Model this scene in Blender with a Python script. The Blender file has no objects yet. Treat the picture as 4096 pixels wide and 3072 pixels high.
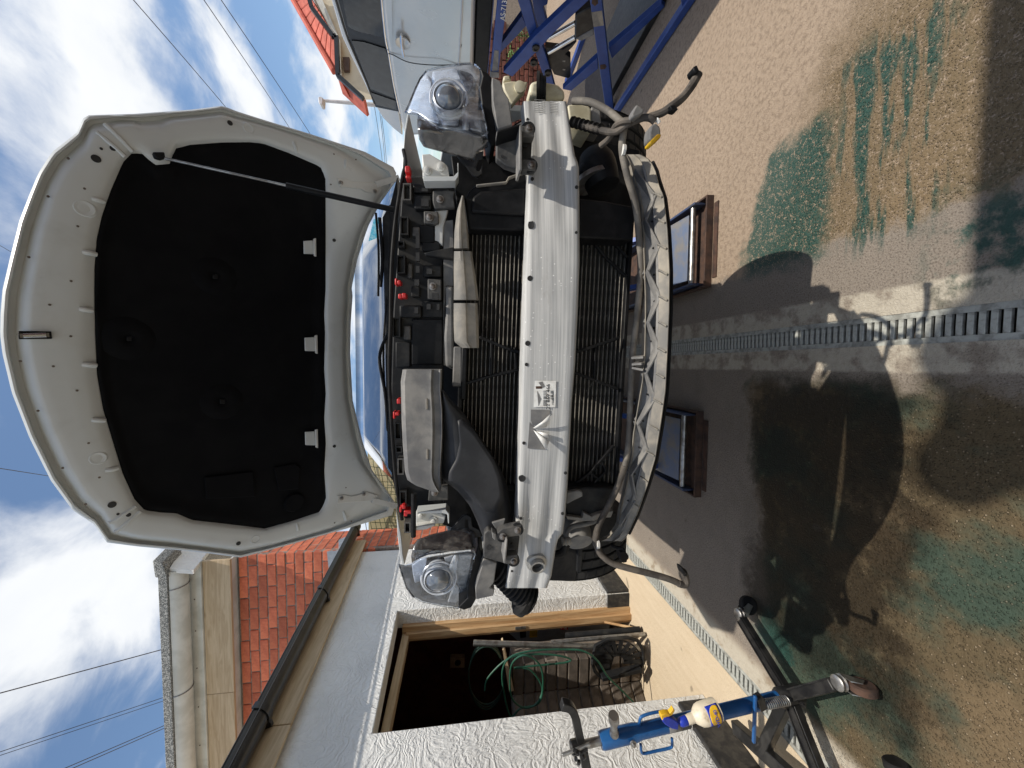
import bpy, bmesh, math, random
from mathutils import Vector as V, Matrix
random.seed(7)
R = math.radians
scn = bpy.context.scene
COL = scn.collection
# ------------------------------------------------------------------ camera (phone held upright, picture stored on its side)
CAMH = 1.45
TH = math.atan(106/799); PS = R(2.86); FPX = 13/36*4096
FW = V((-math.sin(PS)*math.cos(TH), math.cos(PS)*math.cos(TH), -math.sin(TH)))
RT = V((math.cos(PS), math.sin(PS), 0)); DN = FW.cross(RT)
CP = V((0, 0, CAMH))
cam = bpy.data.cameras.new('camera'); camo = bpy.data.objects.new('camera', cam); COL.objects.link(camo)
cam.lens = 13; cam.sensor_width = 36; cam.sensor_fit = 'HORIZONTAL'; cam.clip_start = .02; cam.clip_end = 2000
m = Matrix((DN, RT, -FW)).transposed().to_4x4(); m.translation = CP; camo.matrix_world = m
scn.camera = camo
# ------------------------------------------------------------------ sky and sun
SDX, SDY = -.38, .24                     # how far a shadow falls per metre of height
sdir = V((-SDX, -SDY, 1)).normalized()   # towards the sun
SUN_EL = math.asin(sdir.z)
w = bpy.data.worlds.new('World'); scn.world = w; w.use_nodes = True
nt = w.node_tree; nt.nodes.clear()
def wn(t, **k):
    n = nt.nodes.new(t)
    for a, b in k.items(): setattr(n, a, b)
    return n
sky = wn('ShaderNodeTexSky', sky_type='NISHITA', sun_disc=False, sun_elevation=SUN_EL, sun_rotation=math.atan2(sdir.x, sdir.y), air_density=1.0, dust_density=.8, ozone_density=1.6)
tc = wn('ShaderNodeTexCoord'); sx = wn('ShaderNodeSeparateXYZ'); nt.links.new(tc.outputs['Generated'], sx.inputs[0])
def wm(op, a, b=None, c=None, clamp=False):
    n = wn('ShaderNodeMath', operation=op, use_clamp=clamp)
    for i, q in enumerate((a, b, c)):
        if q is None: continue
        if isinstance(q, (int, float)): n.inputs[i].default_value = q
        else: nt.links.new(q, n.inputs[i])
    return n.outputs[0]
zz = wm('ADD', wm('MAXIMUM', sx.outputs[2], .0), .22)
cx = wn('ShaderNodeCombineXYZ'); nt.links.new(wm('DIVIDE', sx.outputs[0], zz), cx.inputs[0]); nt.links.new(wm('DIVIDE', sx.outputs[1], zz), cx.inputs[1]); cx.inputs[2].default_value = 2.7
def wnoise(scale, detail, rough, dist=0.0, vec=None):
    n = wn('ShaderNodeTexNoise'); n.inputs['Scale'].default_value = scale; n.inputs['Detail'].default_value = detail
    n.inputs['Roughness'].default_value = rough; n.inputs['Distortion'].default_value = dist
    nt.links.new(vec or cx.outputs[0], n.inputs['Vector']); return n.outputs[0]
big = wnoise(1.5, 3, .5); fine = wnoise(3.6, 9, .58, .35)
cl = wm('ADD', wm('MULTIPLY', big, .75), wm('MULTIPLY', fine, .62))
ramp = wn('ShaderNodeMapRange', interpolation_type='SMOOTHSTEP'); nt.links.new(cl, ramp.inputs[0]); ramp.inputs[1].default_value = .62; ramp.inputs[2].default_value = .82
shade = wnoise(2.6, 5, .6, .2)
mixc = wn('ShaderNodeMix', data_type='RGBA'); nt.links.new(shade, mixc.inputs[0]); mixc.inputs[6].default_value = (8.6, 9.0, 9.6, 1); mixc.inputs[7].default_value = (12.4, 12.5, 12.5, 1)
gain = wn('ShaderNodeMix', data_type='RGBA', blend_type='MULTIPLY'); gain.inputs[0].default_value = 1; nt.links.new(sky.outputs[0], gain.inputs[6]); gain.inputs[7].default_value = (1.65, 1.75, 1.75, 1)
mixs = wn('ShaderNodeMix', data_type='RGBA'); nt.links.new(ramp.outputs[0], mixs.inputs[0]); nt.links.new(gain.outputs[2], mixs.inputs[6]); nt.links.new(mixc.outputs[2], mixs.inputs[7])
bg = wn('ShaderNodeBackground'); bg.inputs['Strength'].default_value = .10; nt.links.new(mixs.outputs[2], bg.inputs[0])
wo = wn('ShaderNodeOutputWorld'); nt.links.new(bg.outputs[0], wo.inputs[0])
sl = bpy.data.lights.new('sun', 'SUN'); sl.energy = 5.0; sl.angle = R(.53); sl.color = (1, .93, .82)
so = bpy.data.objects.new('sun', sl); COL.objects.link(so); so.rotation_euler = sdir.to_track_quat('Z', 'Y').to_euler()
scn.view_settings.view_transform = 'Standard'; scn.view_settings.look = 'None'; scn.view_settings.gamma = 1; scn.view_settings.exposure = -0.12
scn.render.resolution_x = 1024; scn.render.resolution_y = 768
# ------------------------------------------------------------------ measuring: a place in the photograph to a place in the yard
ZT = dict(A=(2500,1000,.7235),B=(2500,2000,.7215),C=(2500,0,.7235),D=(1500,2000,.6462),E=(1500,1400,.5425),F=(1500,700,.5425),G=(1500,150,.5425),H=(1150,0,.5425),I=(0,0,.7685),J=(0,1100,.7838),K=(600,2000,.6462),L=(0,2200,.5255),X=(0,0,1.8517),S=(0,0,1.0),M=(1550,250,.3014),N=(1500,1950,.3014),O=(1900,0,.4521),P=(2150,1900,.3315),Q=(2200,2600,.3391),R=(1350,1900,.2110))
def S(k, x, y): a = ZT[k]; return a[0]+x*a[2], a[1]+y*a[2]
def ray(k, x, y):
    x, y = S(k, x, y); return FW + DN*((x-2048)/FPX) - RT*((y-1536)/FPX)
def at(k, x, y, ax, v):
    d = ray(k, x, y); return CP + d*((v-CP[ax])/d[ax])
def onpl(k, x, y, p, n):
    d = ray(k, x, y); return CP + d*((p-CP).dot(n)/d.dot(n))
CYAW = R(3.4)
CY = V((math.sin(CYAW), math.cos(CYAW), 0)); CX = V((math.cos(CYAW), -math.sin(CYAW), 0)); UZ = V((0, 0, 1))
CO = CP + ray('X', 1195, 737)*1.05; CO = V((CO.x, CO.y, 0))
def cp(k, x, y, yc): return onpl(k, x, y, CO + CY*yc, CY)
def cw(x, y, z): return CO + CX*x + CY*y + UZ*z
# ------------------------------------------------------------------ objects
ROOT = {}   # object -> (inverse root matrix, place in root space)
def tag(o, label=None, cat=None, group=None, kind=None):
    if label: o['label'] = label
    if cat: o['category'] = cat
    if group: o['group'] = group
    if kind: o['kind'] = kind
    return o
def thing(name, loc, label, cat, group=None, yaw=0):
    o = bpy.data.objects.new(name, None); COL.objects.link(o); o.empty_display_size = .1
    M = Matrix.Translation(V(loc)) @ Matrix.Rotation(yaw, 4, 'Z'); o.matrix_world = M
    ROOT[o] = (M.inverted(), V((0, 0, 0))); return tag(o, label, cat, group)
def place(o, vs, parent):
    """vs world coordinates -> local ones round the piece's own middle"""
    inv, base = ROOT[parent] if parent else (Matrix.Identity(4), V((0, 0, 0)))
    q = [inv @ v for v in vs]
    lo = V([min(p[i] for p in q) for i in range(3)]); hi = V([max(p[i] for p in q) for i in range(3)]); c = (lo+hi)/2
    o.location = c-base; ROOT[o] = (inv, c)
    if parent: o.parent = parent
    return [p-c for p in q]
def mesh(name, vs, fs, mat, parent=None, bevel=0, smooth=True, seg=2, solid=0, angle=35):
    vs = [V(v) for v in vs]
    me = bpy.data.meshes.new(name); o = bpy.data.objects.new(name, me); COL.objects.link(o)
    me.from_pydata([tuple(v) for v in place(o, vs, parent)], [], fs); me.materials.append(mat)
    bm = bmesh.new(); bm.from_mesh(me); bmesh.ops.recalc_face_normals(bm, faces=bm.faces); bm.to_mesh(me); bm.free()
    if smooth: me.shade_smooth(); me.set_sharp_from_angle(angle=R(angle))
    if solid: md = o.modifiers.new('thick', 'SOLIDIFY'); md.thickness = solid; md.offset = 0
    if bevel:
        b = o.modifiers.new('edge', 'BEVEL'); b.width = bevel; b.segments = seg; b.limit_method = 'ANGLE'; b.angle_limit = R(40)
    return o
def hexa(a, b):   # two quads to a closed block
    vs = list(a)+list(b); n = len(a)
    fs = [tuple(range(n)), tuple(range(2*n-1, n-1, -1))] + [(i, i+n, (i+1) % n+n, (i+1) % n) for i in range(n)]
    return vs, fs
def prism(name, pts, off, mat, parent=None, **k):
    pts = [V(p) for p in pts]; vs, fs = hexa(pts, [p+V(off) for p in pts]); return mesh(name, vs, fs, mat, parent, **k)
def box(name, lo, hi, mat, parent=None, **k):
    x0, y0, z0 = lo; x1, y1, z1 = hi
    return prism(name, [(x0,y0,z0),(x1,y0,z0),(x1,y1,z0),(x0,y1,z0)], (0,0,z1-z0), mat, parent, **k)
def cbox(name, lo, hi, mat, parent=None, **k):     # the same in the white car's own directions
    x0, y0, z0 = lo; x1, y1, z1 = hi
    return prism(name, [cw(x0,y0,z0),cw(x1,y0,z0),cw(x1,y1,z0),cw(x0,y1,z0)], (0,0,z1-z0), mat, parent, **k)
def bar(name, a, b, wd, ht, mat, parent=None, up=(0,0,1), **k):
    a, b = V(a), V(b); d = (b-a).normalized(); s = d.cross(V(up)).normalized(); u = s.cross(d)
    q = [a+s*(i*wd/2)+u*(j*ht/2) for i, j in ((-1,-1),(1,-1),(1,1),(-1,1))]
    return prism(name, q, b-a, mat, parent, **k)
def spline(pts, n=6):
    pts = [V(p) for p in pts]
    if len(pts) < 3: return pts
    out = []
    for i in range(len(pts)-1):
        p0 = pts[max(i-1,0)]; p1 = pts[i]; p2 = pts[i+1]; p3 = pts[min(i+2,len(pts)-1)]
        for j in range(n):
            t = j/n; out.append(.5*((2*p1)+(p2-p0)*t+(2*p0-5*p1+4*p2-p3)*t*t+(3*p1-p0-3*p2+p3)*t**3))
    return out+[pts[-1]]
def tubegeo(pts, r, n=10, closed=False):
    pts = [V(p) for p in pts]; N = len(pts); vs = []; fs = []
    rr = r if callable(r) else (lambda t: r)
    ref = None
    for i, p in enumerate(pts):
        a = pts[i-1] if (i or closed) else p; b = pts[(i+1) % N] if (i < N-1 or closed) else p
        d = (b-a).normalized()
        if ref is None: ref = d.orthogonal().normalized()
        ref = (ref-d*ref.dot(d)).normalized(); q = d.cross(ref)
        for j in range(n):
            an = 2*math.pi*j/n; vs.append(p+(ref*math.cos(an)+q*math.sin(an))*rr(i/max(N-1,1)))
    for i in range(N if closed else N-1):
        for j in range(n): k = (i+1) % N; fs.append((i*n+j, i*n+(j+1) % n, k*n+(j+1) % n, k*n+j))
    if not closed: fs += [tuple(range(n)), tuple(range((N-1)*n, N*n))]
    return vs, fs
def tube(name, pts, r, mat, parent=None, n=10, smooth_n=6, closed=False, **k):
    vs, fs = tubegeo(spline(pts, smooth_n) if smooth_n else pts, r, n, closed); return mesh(name, vs, fs, mat, parent, **k)
def lathe(name, p, axis, prof, mat, parent=None, n=24, **k):
    """prof: (radius, distance along axis)"""
    p = V(p); ax = V(axis).normalized(); e = ax.orthogonal().normalized(); g = ax.cross(e); vs = []; fs = []
    for r, t in prof:
        for j in range(n):
            a = 2*math.pi*j/n; vs.append(p+ax*t+(e*math.cos(a)+g*math.sin(a))*max(r,1e-5))
    for i in range(len(prof)-1):
        for j in range(n): fs.append((i*n+j, i*n+(j+1) % n, (i+1)*n+(j+1) % n, (i+1)*n+j))
    fs += [tuple(range(n)), tuple(range((len(prof)-1)*n, len(prof)*n))]
    return mesh(name, vs, fs, mat, parent, **k)
def bolt(p, axis, r, mat, parent, name='bolt'):
    return lathe(name, p, axis, [(r*1.5,-.002),(r*1.5,.003),(r*.95,.0035),(r*.9,.011),(r*.6,.012)], mat, parent, n=12, angle=50)
def disc(name, p, axis, r, mat, parent, t=.0012, n=14, rx=1.0):
    return lathe(name, p, axis, [(r,-.004),(r,t)], mat, parent, n=n)
def grid(name, rows, mat, parent=None, closed=False, cap=False, **k):
    n = len(rows[0]); vs = [p for r in rows for p in r]; fs = []
    for i in range(len(rows)-1):
        for j in range(n if closed else n-1): fs.append((i*n+j, i*n+(j+1) % n, (i+1)*n+(j+1) % n, (i+1)*n+j))
    if cap: fs += [tuple(range(n)), tuple(range((len(rows)-1)*n, len(rows)*n))]
    return mesh(name, vs, fs, mat, parent, **k)
def cpoly(name, mat, k, pts, yc, depth, parent, bevel=.003, **kw):
    q = [cp(k, p[0], p[1], p[2] if len(p) > 2 else (yc(*S(k,p[0],p[1])) if callable(yc) else yc)) for p in pts]
    return prism(name, q, CY*depth, mat, parent, bevel=bevel, **kw)
def crect(name, mat, k, x0, y0, x1, y1, yc, depth, parent, bevel=.002, **kw):
    return cpoly(name, mat, k, [(x0,y0),(x1,y0),(x1,y1),(x0,y1)], yc, depth, parent, bevel, **kw)
def cframe(name, mat, k, x0, y0, x1, y1, tw, yc, depth, parent):
    o = [(x0,y0),(x1,y0),(x1,y1),(x0,y1)]; i = [(x0+tw,y0+tw),(x1-tw,y0+tw),(x1-tw,y1-tw),(x0+tw,y1-tw)]
    f = [cp(k,a,b,yc) for a,b in o+i]; vs = f+[p+CY*depth for p in f]; fs = []
    for a in range(4):
        b = (a+1) % 4; fs += [(a,b,b+4,a+4), (a+8,a+12,b+12,b+8), (a,a+8,b+8,b), (a+4,b+4,b+12,a+12)]
    return mesh(name, vs, fs, mat, parent)
def ctube(name, mat, parent, pts, r, **k):   # pts: (zoom, x, y, yc)
    return tube(name, [cp(*p) for p in pts], r, mat, parent, **k)
def lerp(a, b, t): return a+(b-a)*t
def interp(tab, x):
    if x <= tab[0][0]: return tab[0][1]
    for (a, b), (c, d) in zip(tab, tab[1:]):
        if x <= c: return b+(d-b)*(x-a)/(c-a) if c > a else d
    return tab[-1][1]
def edge(pl):   # [(zoom,x,y)] -> table picture-row -> picture-column
    return sorted([(S(*p)[1], S(*p)[0]) for p in pl])
def ribbon(name, mat, parent, A, B, yA, yB, prof, ny, back=.03, ylo=None, yhi=None, **kw):
    """sheet between two traced edges; yA,yB depth along it, prof [(u, push to the front)]"""
    a, b = edge(A), edge(B); lo = max(a[0][0], b[0][0]) if ylo is None else ylo; hi = min(a[-1][0], b[-1][0]) if yhi is None else yhi
    rows = []
    for i in range(ny+1):
        py = lerp(lo, hi, i/ny); t = 2*i/ny-1; r = []
        for u, d in prof:
            dd = d(t) if callable(d) else d
            r.append(cp('S', lerp(interp(a,py), interp(b,py), u), py, lerp(yA(t), yB(t), u)-dd))
        r += [r[-1]+CY*back, r[0]+CY*back]; rows.append(r)
    return grid(name, rows, mat, parent, closed=True, cap=True, **kw)
def cfan(name, mat, parent, k, pts, yf, rings=6, solid=.002, n=72, **kw):
    """curved sheet filling a traced outline, depth yf(x,y) in zoom coordinates"""
    cx_ = sum(p[0] for p in pts)/len(pts); cy_ = sum(p[1] for p in pts)/len(pts)
    L = [0]; P = pts+[pts[0]]
    for a, b in zip(P, P[1:]): L.append(L[-1]+math.hypot(b[0]-a[0], b[1]-a[1]))
    loop = []
    for i in range(n):
        s = L[-1]*i/n; j = max(q for q in range(len(L)) if L[q] <= s); j = min(j, len(pts)-1); t = (s-L[j])/max(L[j+1]-L[j],1e-6)
        loop.append((lerp(P[j][0],P[j+1][0],t), lerp(P[j][1],P[j+1][1],t)))
    vs = [cp(k, cx_, cy_, yf(cx_, cy_))]; fs = []
    for r in range(1, rings+1):
        for x, y in loop:
            X = lerp(cx_, x, r/rings); Y = lerp(cy_, y, r/rings); vs.append(cp(k, X, Y, yf(X, Y)))
    for j in range(n): fs.append((0, 1+j, 1+(j+1) % n))
    for r in range(rings-1):
        for j in range(n): a = 1+r*n; fs.append((a+j, a+n+j, a+n+(j+1) % n, a+(j+1) % n))
    return mesh(name, vs, fs, mat, parent, solid=solid, angle=60, **kw)
def text(name, s, p, xd, up, size, mat, parent, depth=.0006):
    cu = bpy.data.curves.new(name, 'FONT'); cu.body = s; cu.size = size; cu.extrude = depth; cu.align_x = 'CENTER'; cu.align_y = 'CENTER'
    t = bpy.data.objects.new('tmp', cu); COL.objects.link(t); dg = bpy.context.evaluated_depsgraph_get(); me0 = bpy.data.meshes.new_from_object(t.evaluated_get(dg))
    xd = V(xd).normalized(); up = V(up).normalized(); nz = xd.cross(up); up = nz.cross(xd)
    vs = [V(p)+xd*v.co.x+up*v.co.y+nz*v.co.z for v in me0.vertices]; fs = [tuple(q.vertices) for q in me0.polygons]
    bpy.data.objects.remove(t); bpy.data.curves.remove(cu); bpy.data.meshes.remove(me0)
    me = bpy.data.meshes.new(name); o = bpy.data.objects.new(name, me); COL.objects.link(o)
    me.from_pydata([tuple(v) for v in place(o, vs, parent)], [], fs); me.materials.append(mat); return o
# ------------------------------------------------------------------ materials
class NB:
    """small node writer"""
    def __init__(s, name):
        s.m = bpy.data.materials.new(name); s.m.use_nodes = True; s.t = s.m.node_tree; s.b = s.t.nodes['Principled BSDF']; s.out = s.t.nodes['Material Output']
    def n(s, t, **k):
        q = s.t.nodes.new(t)
        for a, b in k.items(): setattr(q, a, b)
        return q
    def put(s, sock, v):
        if hasattr(v, 'links') or hasattr(v, 'is_linked'): s.t.links.new(v, sock)
        elif isinstance(v, (tuple, list)) and len(v) == 3 and sock.type == 'RGBA': sock.default_value = (*v, 1)
        else: sock.default_value = v
    def ma(s, op, a, b=None, c=None, clamp=False):
        q = s.n('ShaderNodeMath', operation=op, use_clamp=clamp)
        for i, v in enumerate((a, b, c)):
            if v is not None: s.put(q.inputs[i], v)
        return q.outputs[0]
    def obj(s): return s.n('ShaderNodeTexCoord').outputs['Object']
    def pos(s): return s.n('ShaderNodeNewGeometry').outputs['Position']
    def map(s, v, sc=(1,1,1), loc=(0,0,0), rot=(0,0,0)):
        q = s.n('ShaderNodeMapping'); s.put(q.inputs[0], v); q.inputs['Scale'].default_value = sc; q.inputs['Location'].default_value = loc; q.inputs['Rotation'].default_value = rot; return q.outputs[0]
    def noise(s, v, sc, det=4, ro=.55, di=0.0):
        q = s.n('ShaderNodeTexNoise'); s.put(q.inputs['Vector'], v); q.inputs['Scale'].default_value = sc; q.inputs['Detail'].default_value = det; q.inputs['Roughness'].default_value = ro; q.inputs['Distortion'].default_value = di; return q.outputs[0]
    def voro(s, v, sc, feat='F1', out='Distance', rnd=1.0):
        q = s.n('ShaderNodeTexVoronoi', feature=feat); s.put(q.inputs['Vector'], v); q.inputs['Scale'].default_value = sc; q.inputs['Randomness'].default_value = rnd; return q.outputs[out]
    def wave(s, v, sc, di=2, det=2, ds=1, axis='X'):
        q = s.n('ShaderNodeTexWave', wave_type='BANDS', bands_direction=axis); s.put(q.inputs['Vector'], v); q.inputs['Scale'].default_value = sc; q.inputs['Distortion'].default_value = di; q.inputs['Detail'].default_value = det; q.inputs['Detail Scale'].default_value = ds; return q.outputs['Fac']
    def ss(s, v, a, b, lo=0.0, hi=1.0):
        q = s.n('ShaderNodeMapRange', interpolation_type='SMOOTHSTEP'); s.put(q.inputs[0], v)
        inv = a > b
        if inv: a, b, lo, hi = b, a, hi, lo
        q.inputs[1].default_value = a; q.inputs[2].default_value = b; q.inputs[3].default_value = lo; q.inputs[4].default_value = hi; return q.outputs[0]
    def mix(s, f, a, b, mode='MIX'):
        q = s.n('ShaderNodeMix', data_type='RGBA', blend_type=mode); s.put(q.inputs[0], f); s.put(q.inputs[6], a); s.put(q.inputs[7], b); return q.outputs[2]
    def bump(s, h, st=.3, d=.01, prev=None):
        q = s.n('ShaderNodeBump'); s.put(q.inputs['Height'], h); q.inputs['Strength'].default_value = st; q.inputs['Distance'].default_value = d
        if prev: s.put(q.inputs['Normal'], prev)
        return q.outputs[0]
    def fin(s, col, rough=.5, metal=0.0, normal=None, **k):
        s.put(s.b.inputs['Base Color'], col); s.put(s.b.inputs['Roughness'], rough); s.put(s.b.inputs['Metallic'], metal)
        if normal: s.put(s.b.inputs['Normal'], normal)
        for a, v in k.items(): s.put(s.b.inputs[a.replace('_', ' ')], v)
        return s.m
def pm(name, c1, c2, sc=12, rough=.5, metal=0.0, bump=.1, bsc=None, lo=.4, hi=.65, rvar=.12, rand=0.0, bd=.004, **k):
    """two tones broken up by noise, with fine relief and uneven gloss"""
    b = NB(name); o = b.obj(); f = b.ss(b.noise(o, sc, 6, .6, .3), lo, hi); c = b.mix(f, c1, c2)
    if rand:
        oi = b.n('ShaderNodeObjectInfo').outputs['Random']; c = b.mix(1.0, c, b.mix(oi, (1-rand,)*3, (1+rand,)*3), 'MULTIPLY')
    ro = b.ma('ADD', b.ma('MULTIPLY', b.noise(o, sc*2.3, 4), rvar*2), rough-rvar, clamp=True)
    return b.fin(c, ro, metal, b.bump(b.noise(o, bsc or sc*6, 4), bump, bd) if bump else None, **k)
M = {}
M['white'] = pm('white_paint', (.61,.635,.63), (.52,.535,.52), 5, .32, 0, .02, lo=.5, hi=.8)
M['whited'] = pm('white_paint_dusty', (.62,.62,.59), (.42,.40,.36), 9, .45, 0, .05, lo=.45, hi=.8)
M['pad'] = pm('insulation_felt', (.0035,.0038,.0048), (.0055,.0058,.0068), 6, .8, 0, .12, 220, bd=.001, Specular_IOR_Level=.12)
M['blk'] = pm('black_plastic', (.006,.0065,.0075), (.013,.013,.014), 18, .5, 0, .08, Specular_IOR_Level=.2)
M['blkd'] = pm('black_plastic_dusty', (.013,.014,.016), (.05,.048,.044), 10, .55, 0, .08, lo=.42, hi=.78, Specular_IOR_Level=.22)
M['blkm'] = pm('black_rubber', (.008,.008,.009), (.022,.021,.02), 10, .7, 0, .1, Specular_IOR_Level=.22)
M['dust'] = pm('grey_plastic_dust', (.12,.12,.122), (.25,.24,.222), 11, .7, 0, .12, lo=.35, hi=.7)
M['dustl'] = pm('pale_dust_plastic', (.16,.155,.145), (.34,.305,.25), 9, .75, 0, .15, lo=.35, hi=.7)
M['duct'] = pm('duct_plastic', (.018,.019,.022), (.040,.041,.045), 5, .5, 0, .04, Specular_IOR_Level=.35)
M['dustm'] = pm('black_plastic_grimy', (.035,.036,.038), (.14,.132,.12), 14, .65, 0, .12, lo=.35, hi=.75)
M['metalg'] = pm('zinc_metal', (.34,.34,.33), (.48,.47,.44), 12, .45, .6, .05)
M['chrome'] = pm('chrome', (.75,.77,.8), (.6,.62,.66), 8, .16, .95, 0)
M['bolt'] = pm('bolt_steel', (.30,.29,.28), (.16,.13,.11), 40, .45, .8, .05)
M['red'] = pm('red_clip', (.62,.03,.03), (.5,.02,.02), 20, .45, 0, .03)
M['yellow'] = pm('yellow_plastic', (.75,.46,.02), (.6,.33,.02), 20, .5, 0, .03)
M['bluep'] = pm('blue_trigger', (.01,.035,.42), (.01,.03,.3), 20, .45, 0, .03)
M['cream'] = pm('cream_plastic', (.66,.62,.47), (.48,.43,.29), 8, .5, 0, .04)
M['rubber'] = pm('hose_rubber', (.11,.10,.088), (.24,.215,.18), 15, .75, 0, .15)
M['rubberd'] = pm('hose_dark', (.05,.043,.037), (.13,.11,.09), 18, .75, 0, .15)
M['tyre'] = pm('tyre_rubber', (.014,.014,.015), (.03,.029,.028), 12, .75, 0, .1)
M['paper'] = pm('paper_label', (.78,.78,.75), (.6,.58,.54), 25, .6, 0, .05)
M['ink_hole_black'] = pm('ink_hole_black', (.015,.015,.016), (.03,.03,.03), 30, .6, 0, 0)  # print black, also the painted shade inside holes and slots
def beam_mat():
    b = NB('brushed_aluminium'); o = b.obj(); st = b.noise(b.map(o, (2.2,2.2,170)), 1, 5, .65); blot = b.ss(b.noise(o, 8, 5, .6), .3, .75)
    sp = b.ss(b.voro(o, 70), .16, .06); sp = b.ma('MULTIPLY', sp, b.ss(b.noise(o, 5, 2), .5, .62))
    c = b.mix(b.ss(st, .3, .7), (.30,.305,.305), (.53,.53,.515)); c = b.mix(b.ma('MULTIPLY', blot, .35), c, (.55,.545,.53)); c = b.mix(sp, c, (.85,.85,.82))
    gr = b.ss(b.noise(b.map(o, (1,1,3), (3,1,2)), 3.5, 6, .7), .62, .82); c = b.mix(b.ma('MULTIPLY', gr, .8), c, (.24,.20,.16))
    return b.fin(c, b.ma('ADD', b.ma('MULTIPLY', blot, .2), .58), .05, b.bump(b.ma('ADD', st, b.ma('MULTIPLY', sp, 1.5)), .25, .002))
M['beam'] = beam_mat()
def core_mat():
    b = NB('radiator_fins'); o = b.obj(); s = b.n('ShaderNodeSeparateXYZ'); b.put(s.inputs[0], o)
    zig = b.wave(o, 120, 1.5, 2, 3, 'X'); sun_fleck = b.ss(b.noise(b.map(o,(1,1,2.5)), 55, 3), .62, .74); fleck_area = b.ss(b.noise(o, 5, 4), .42, .62)
    c = b.mix(zig, (.006,.006,.006), (.075,.07,.062)); c = b.mix(b.ma('MULTIPLY', sun_fleck, fleck_area), c, (.34,.33,.29))  # pale flecks paint sunlight caught on the fins
    return b.fin(c, .6, .3, b.bump(zig, .8, .004))
M['core'] = core_mat()
M['ctube'] = pm('condenser_tube', (.25,.23,.20), (.10,.09,.08), 30, .55, .3, .1)
def glass_mat(name, tint=(.9,.95,1), rough=.03, base=.10, fres=1.45, haze=(.5,.55,.6), hz=.12):
    b = NB(name); tr = b.n('ShaderNodeBsdfTransparent'); tr.inputs[0].default_value = (*tint, 1)
    gl = b.n('ShaderNodeBsdfGlossy'); gl.inputs['Roughness'].default_value = rough; gl.inputs['Color'].default_value = (.95,.97,1,1)
    df = b.n('ShaderNodeBsdfDiffuse'); df.inputs[0].default_value = (*haze, 1)
    fr = b.n('ShaderNodeFresnel'); fr.inputs[0].default_value = fres
    o = b.obj(); h = b.ma('MULTIPLY', b.ss(b.noise(b.map(o,(1,1,1)), 22, 6, .65, .6), .38, .75), hz)
    m1 = b.n('ShaderNodeMixShader'); b.put(m1.inputs[0], h); b.t.links.new(tr.outputs[0], m1.inputs[1]); b.t.links.new(df.outputs[0], m1.inputs[2])
    m2 = b.n('ShaderNodeMixShader'); b.put(m2.inputs[0], b.ma('ADD', fr.outputs[0], base, clamp=True)); b.t.links.new(m1.outputs[0], m2.inputs[1]); b.t.links.new(gl.outputs[0], m2.inputs[2])
    b.t.links.new(m2.outputs[0], b.out.inputs[0]); return b.m
M['lens'] = glass_mat('headlamp_lens', (.96,.98,1), .03, .0, 1.30, (.62,.68,.78), .30)
M['ring'] = pm('lamp_bright_trim', (.70,.73,.78), (.58,.61,.66), 20, .22, .25, 0)
M['hous'] = glass_mat('lamp_side_plastic', (.62,.63,.66), .16, .04, 1.45, (.33,.31,.28), .5)
M['screen'] = glass_mat('windscreen_glass', (.22,.27,.30), .012, .30, 1.5, (.5,.55,.6), .05)
M['sglass'] = glass_mat('side_window_glass', (.10,.13,.14), .02, .0, 1.5, (.4,.45,.45), .06)
M['refl'] = pm('lamp_reflector', (.70,.77,.90), (.48,.55,.68), 14, .3, .35, .04)
M['bowl_sunlit'] = pm('lamp_bowl_sunlit', (.42,.45,.50), (.28,.30,.34), 12, .35, .3, .03)
M['reflg'] = pm('lamp_grey', (.34,.36,.39), (.52,.54,.57), 40, .4, .4, .3, 160)
M['proj'] = pm('projector_glass', (.13,.15,.18), (.20,.22,.25), 10, .06, .2, 0, Coat_Weight=1.0)
def stucco_mat():
    b = NB('white_render'); o = b.pos(); w0 = b.n('ShaderNodeVectorMath', operation='ADD'); b.put(w0.inputs[0], o)
    nn = b.n('ShaderNodeTexNoise'); b.put(nn.inputs['Vector'], o); nn.inputs['Scale'].default_value = 3.2; nn.inputs['Detail'].default_value = 2
    sc = b.n('ShaderNodeVectorMath', operation='SCALE'); b.put(sc.inputs[0], nn.outputs['Color']); sc.inputs[3].default_value = .55; b.put(w0.inputs[1], sc.outputs[0])
    wv = b.wave(w0.outputs[0], 5, 13, 7, 3.0, 'Z'); n1 = b.noise(o, 38, 5, .6); n2 = b.noise(o, 130, 3, .6)
    hgt = b.ma('ADD', b.ma('MULTIPLY', wv, .5), b.ma('ADD', b.ma('MULTIPLY', n1, .7), b.ma('MULTIPLY', n2, .25)))
    c = b.mix(b.ss(b.noise(o, 2.5, 5), .35, .7), (.79,.78,.745), (.70,.69,.66))
    st = b.ss(b.noise(b.map(o,(6,6,1)), 2, 6, .7), .6, .8); c = b.mix(b.ma('MULTIPLY', st, .25), c, (.42,.39,.34))
    return b.fin(c, .85, 0, b.bump(hgt, .55, .012))
M['stucco'] = stucco_mat()
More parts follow.
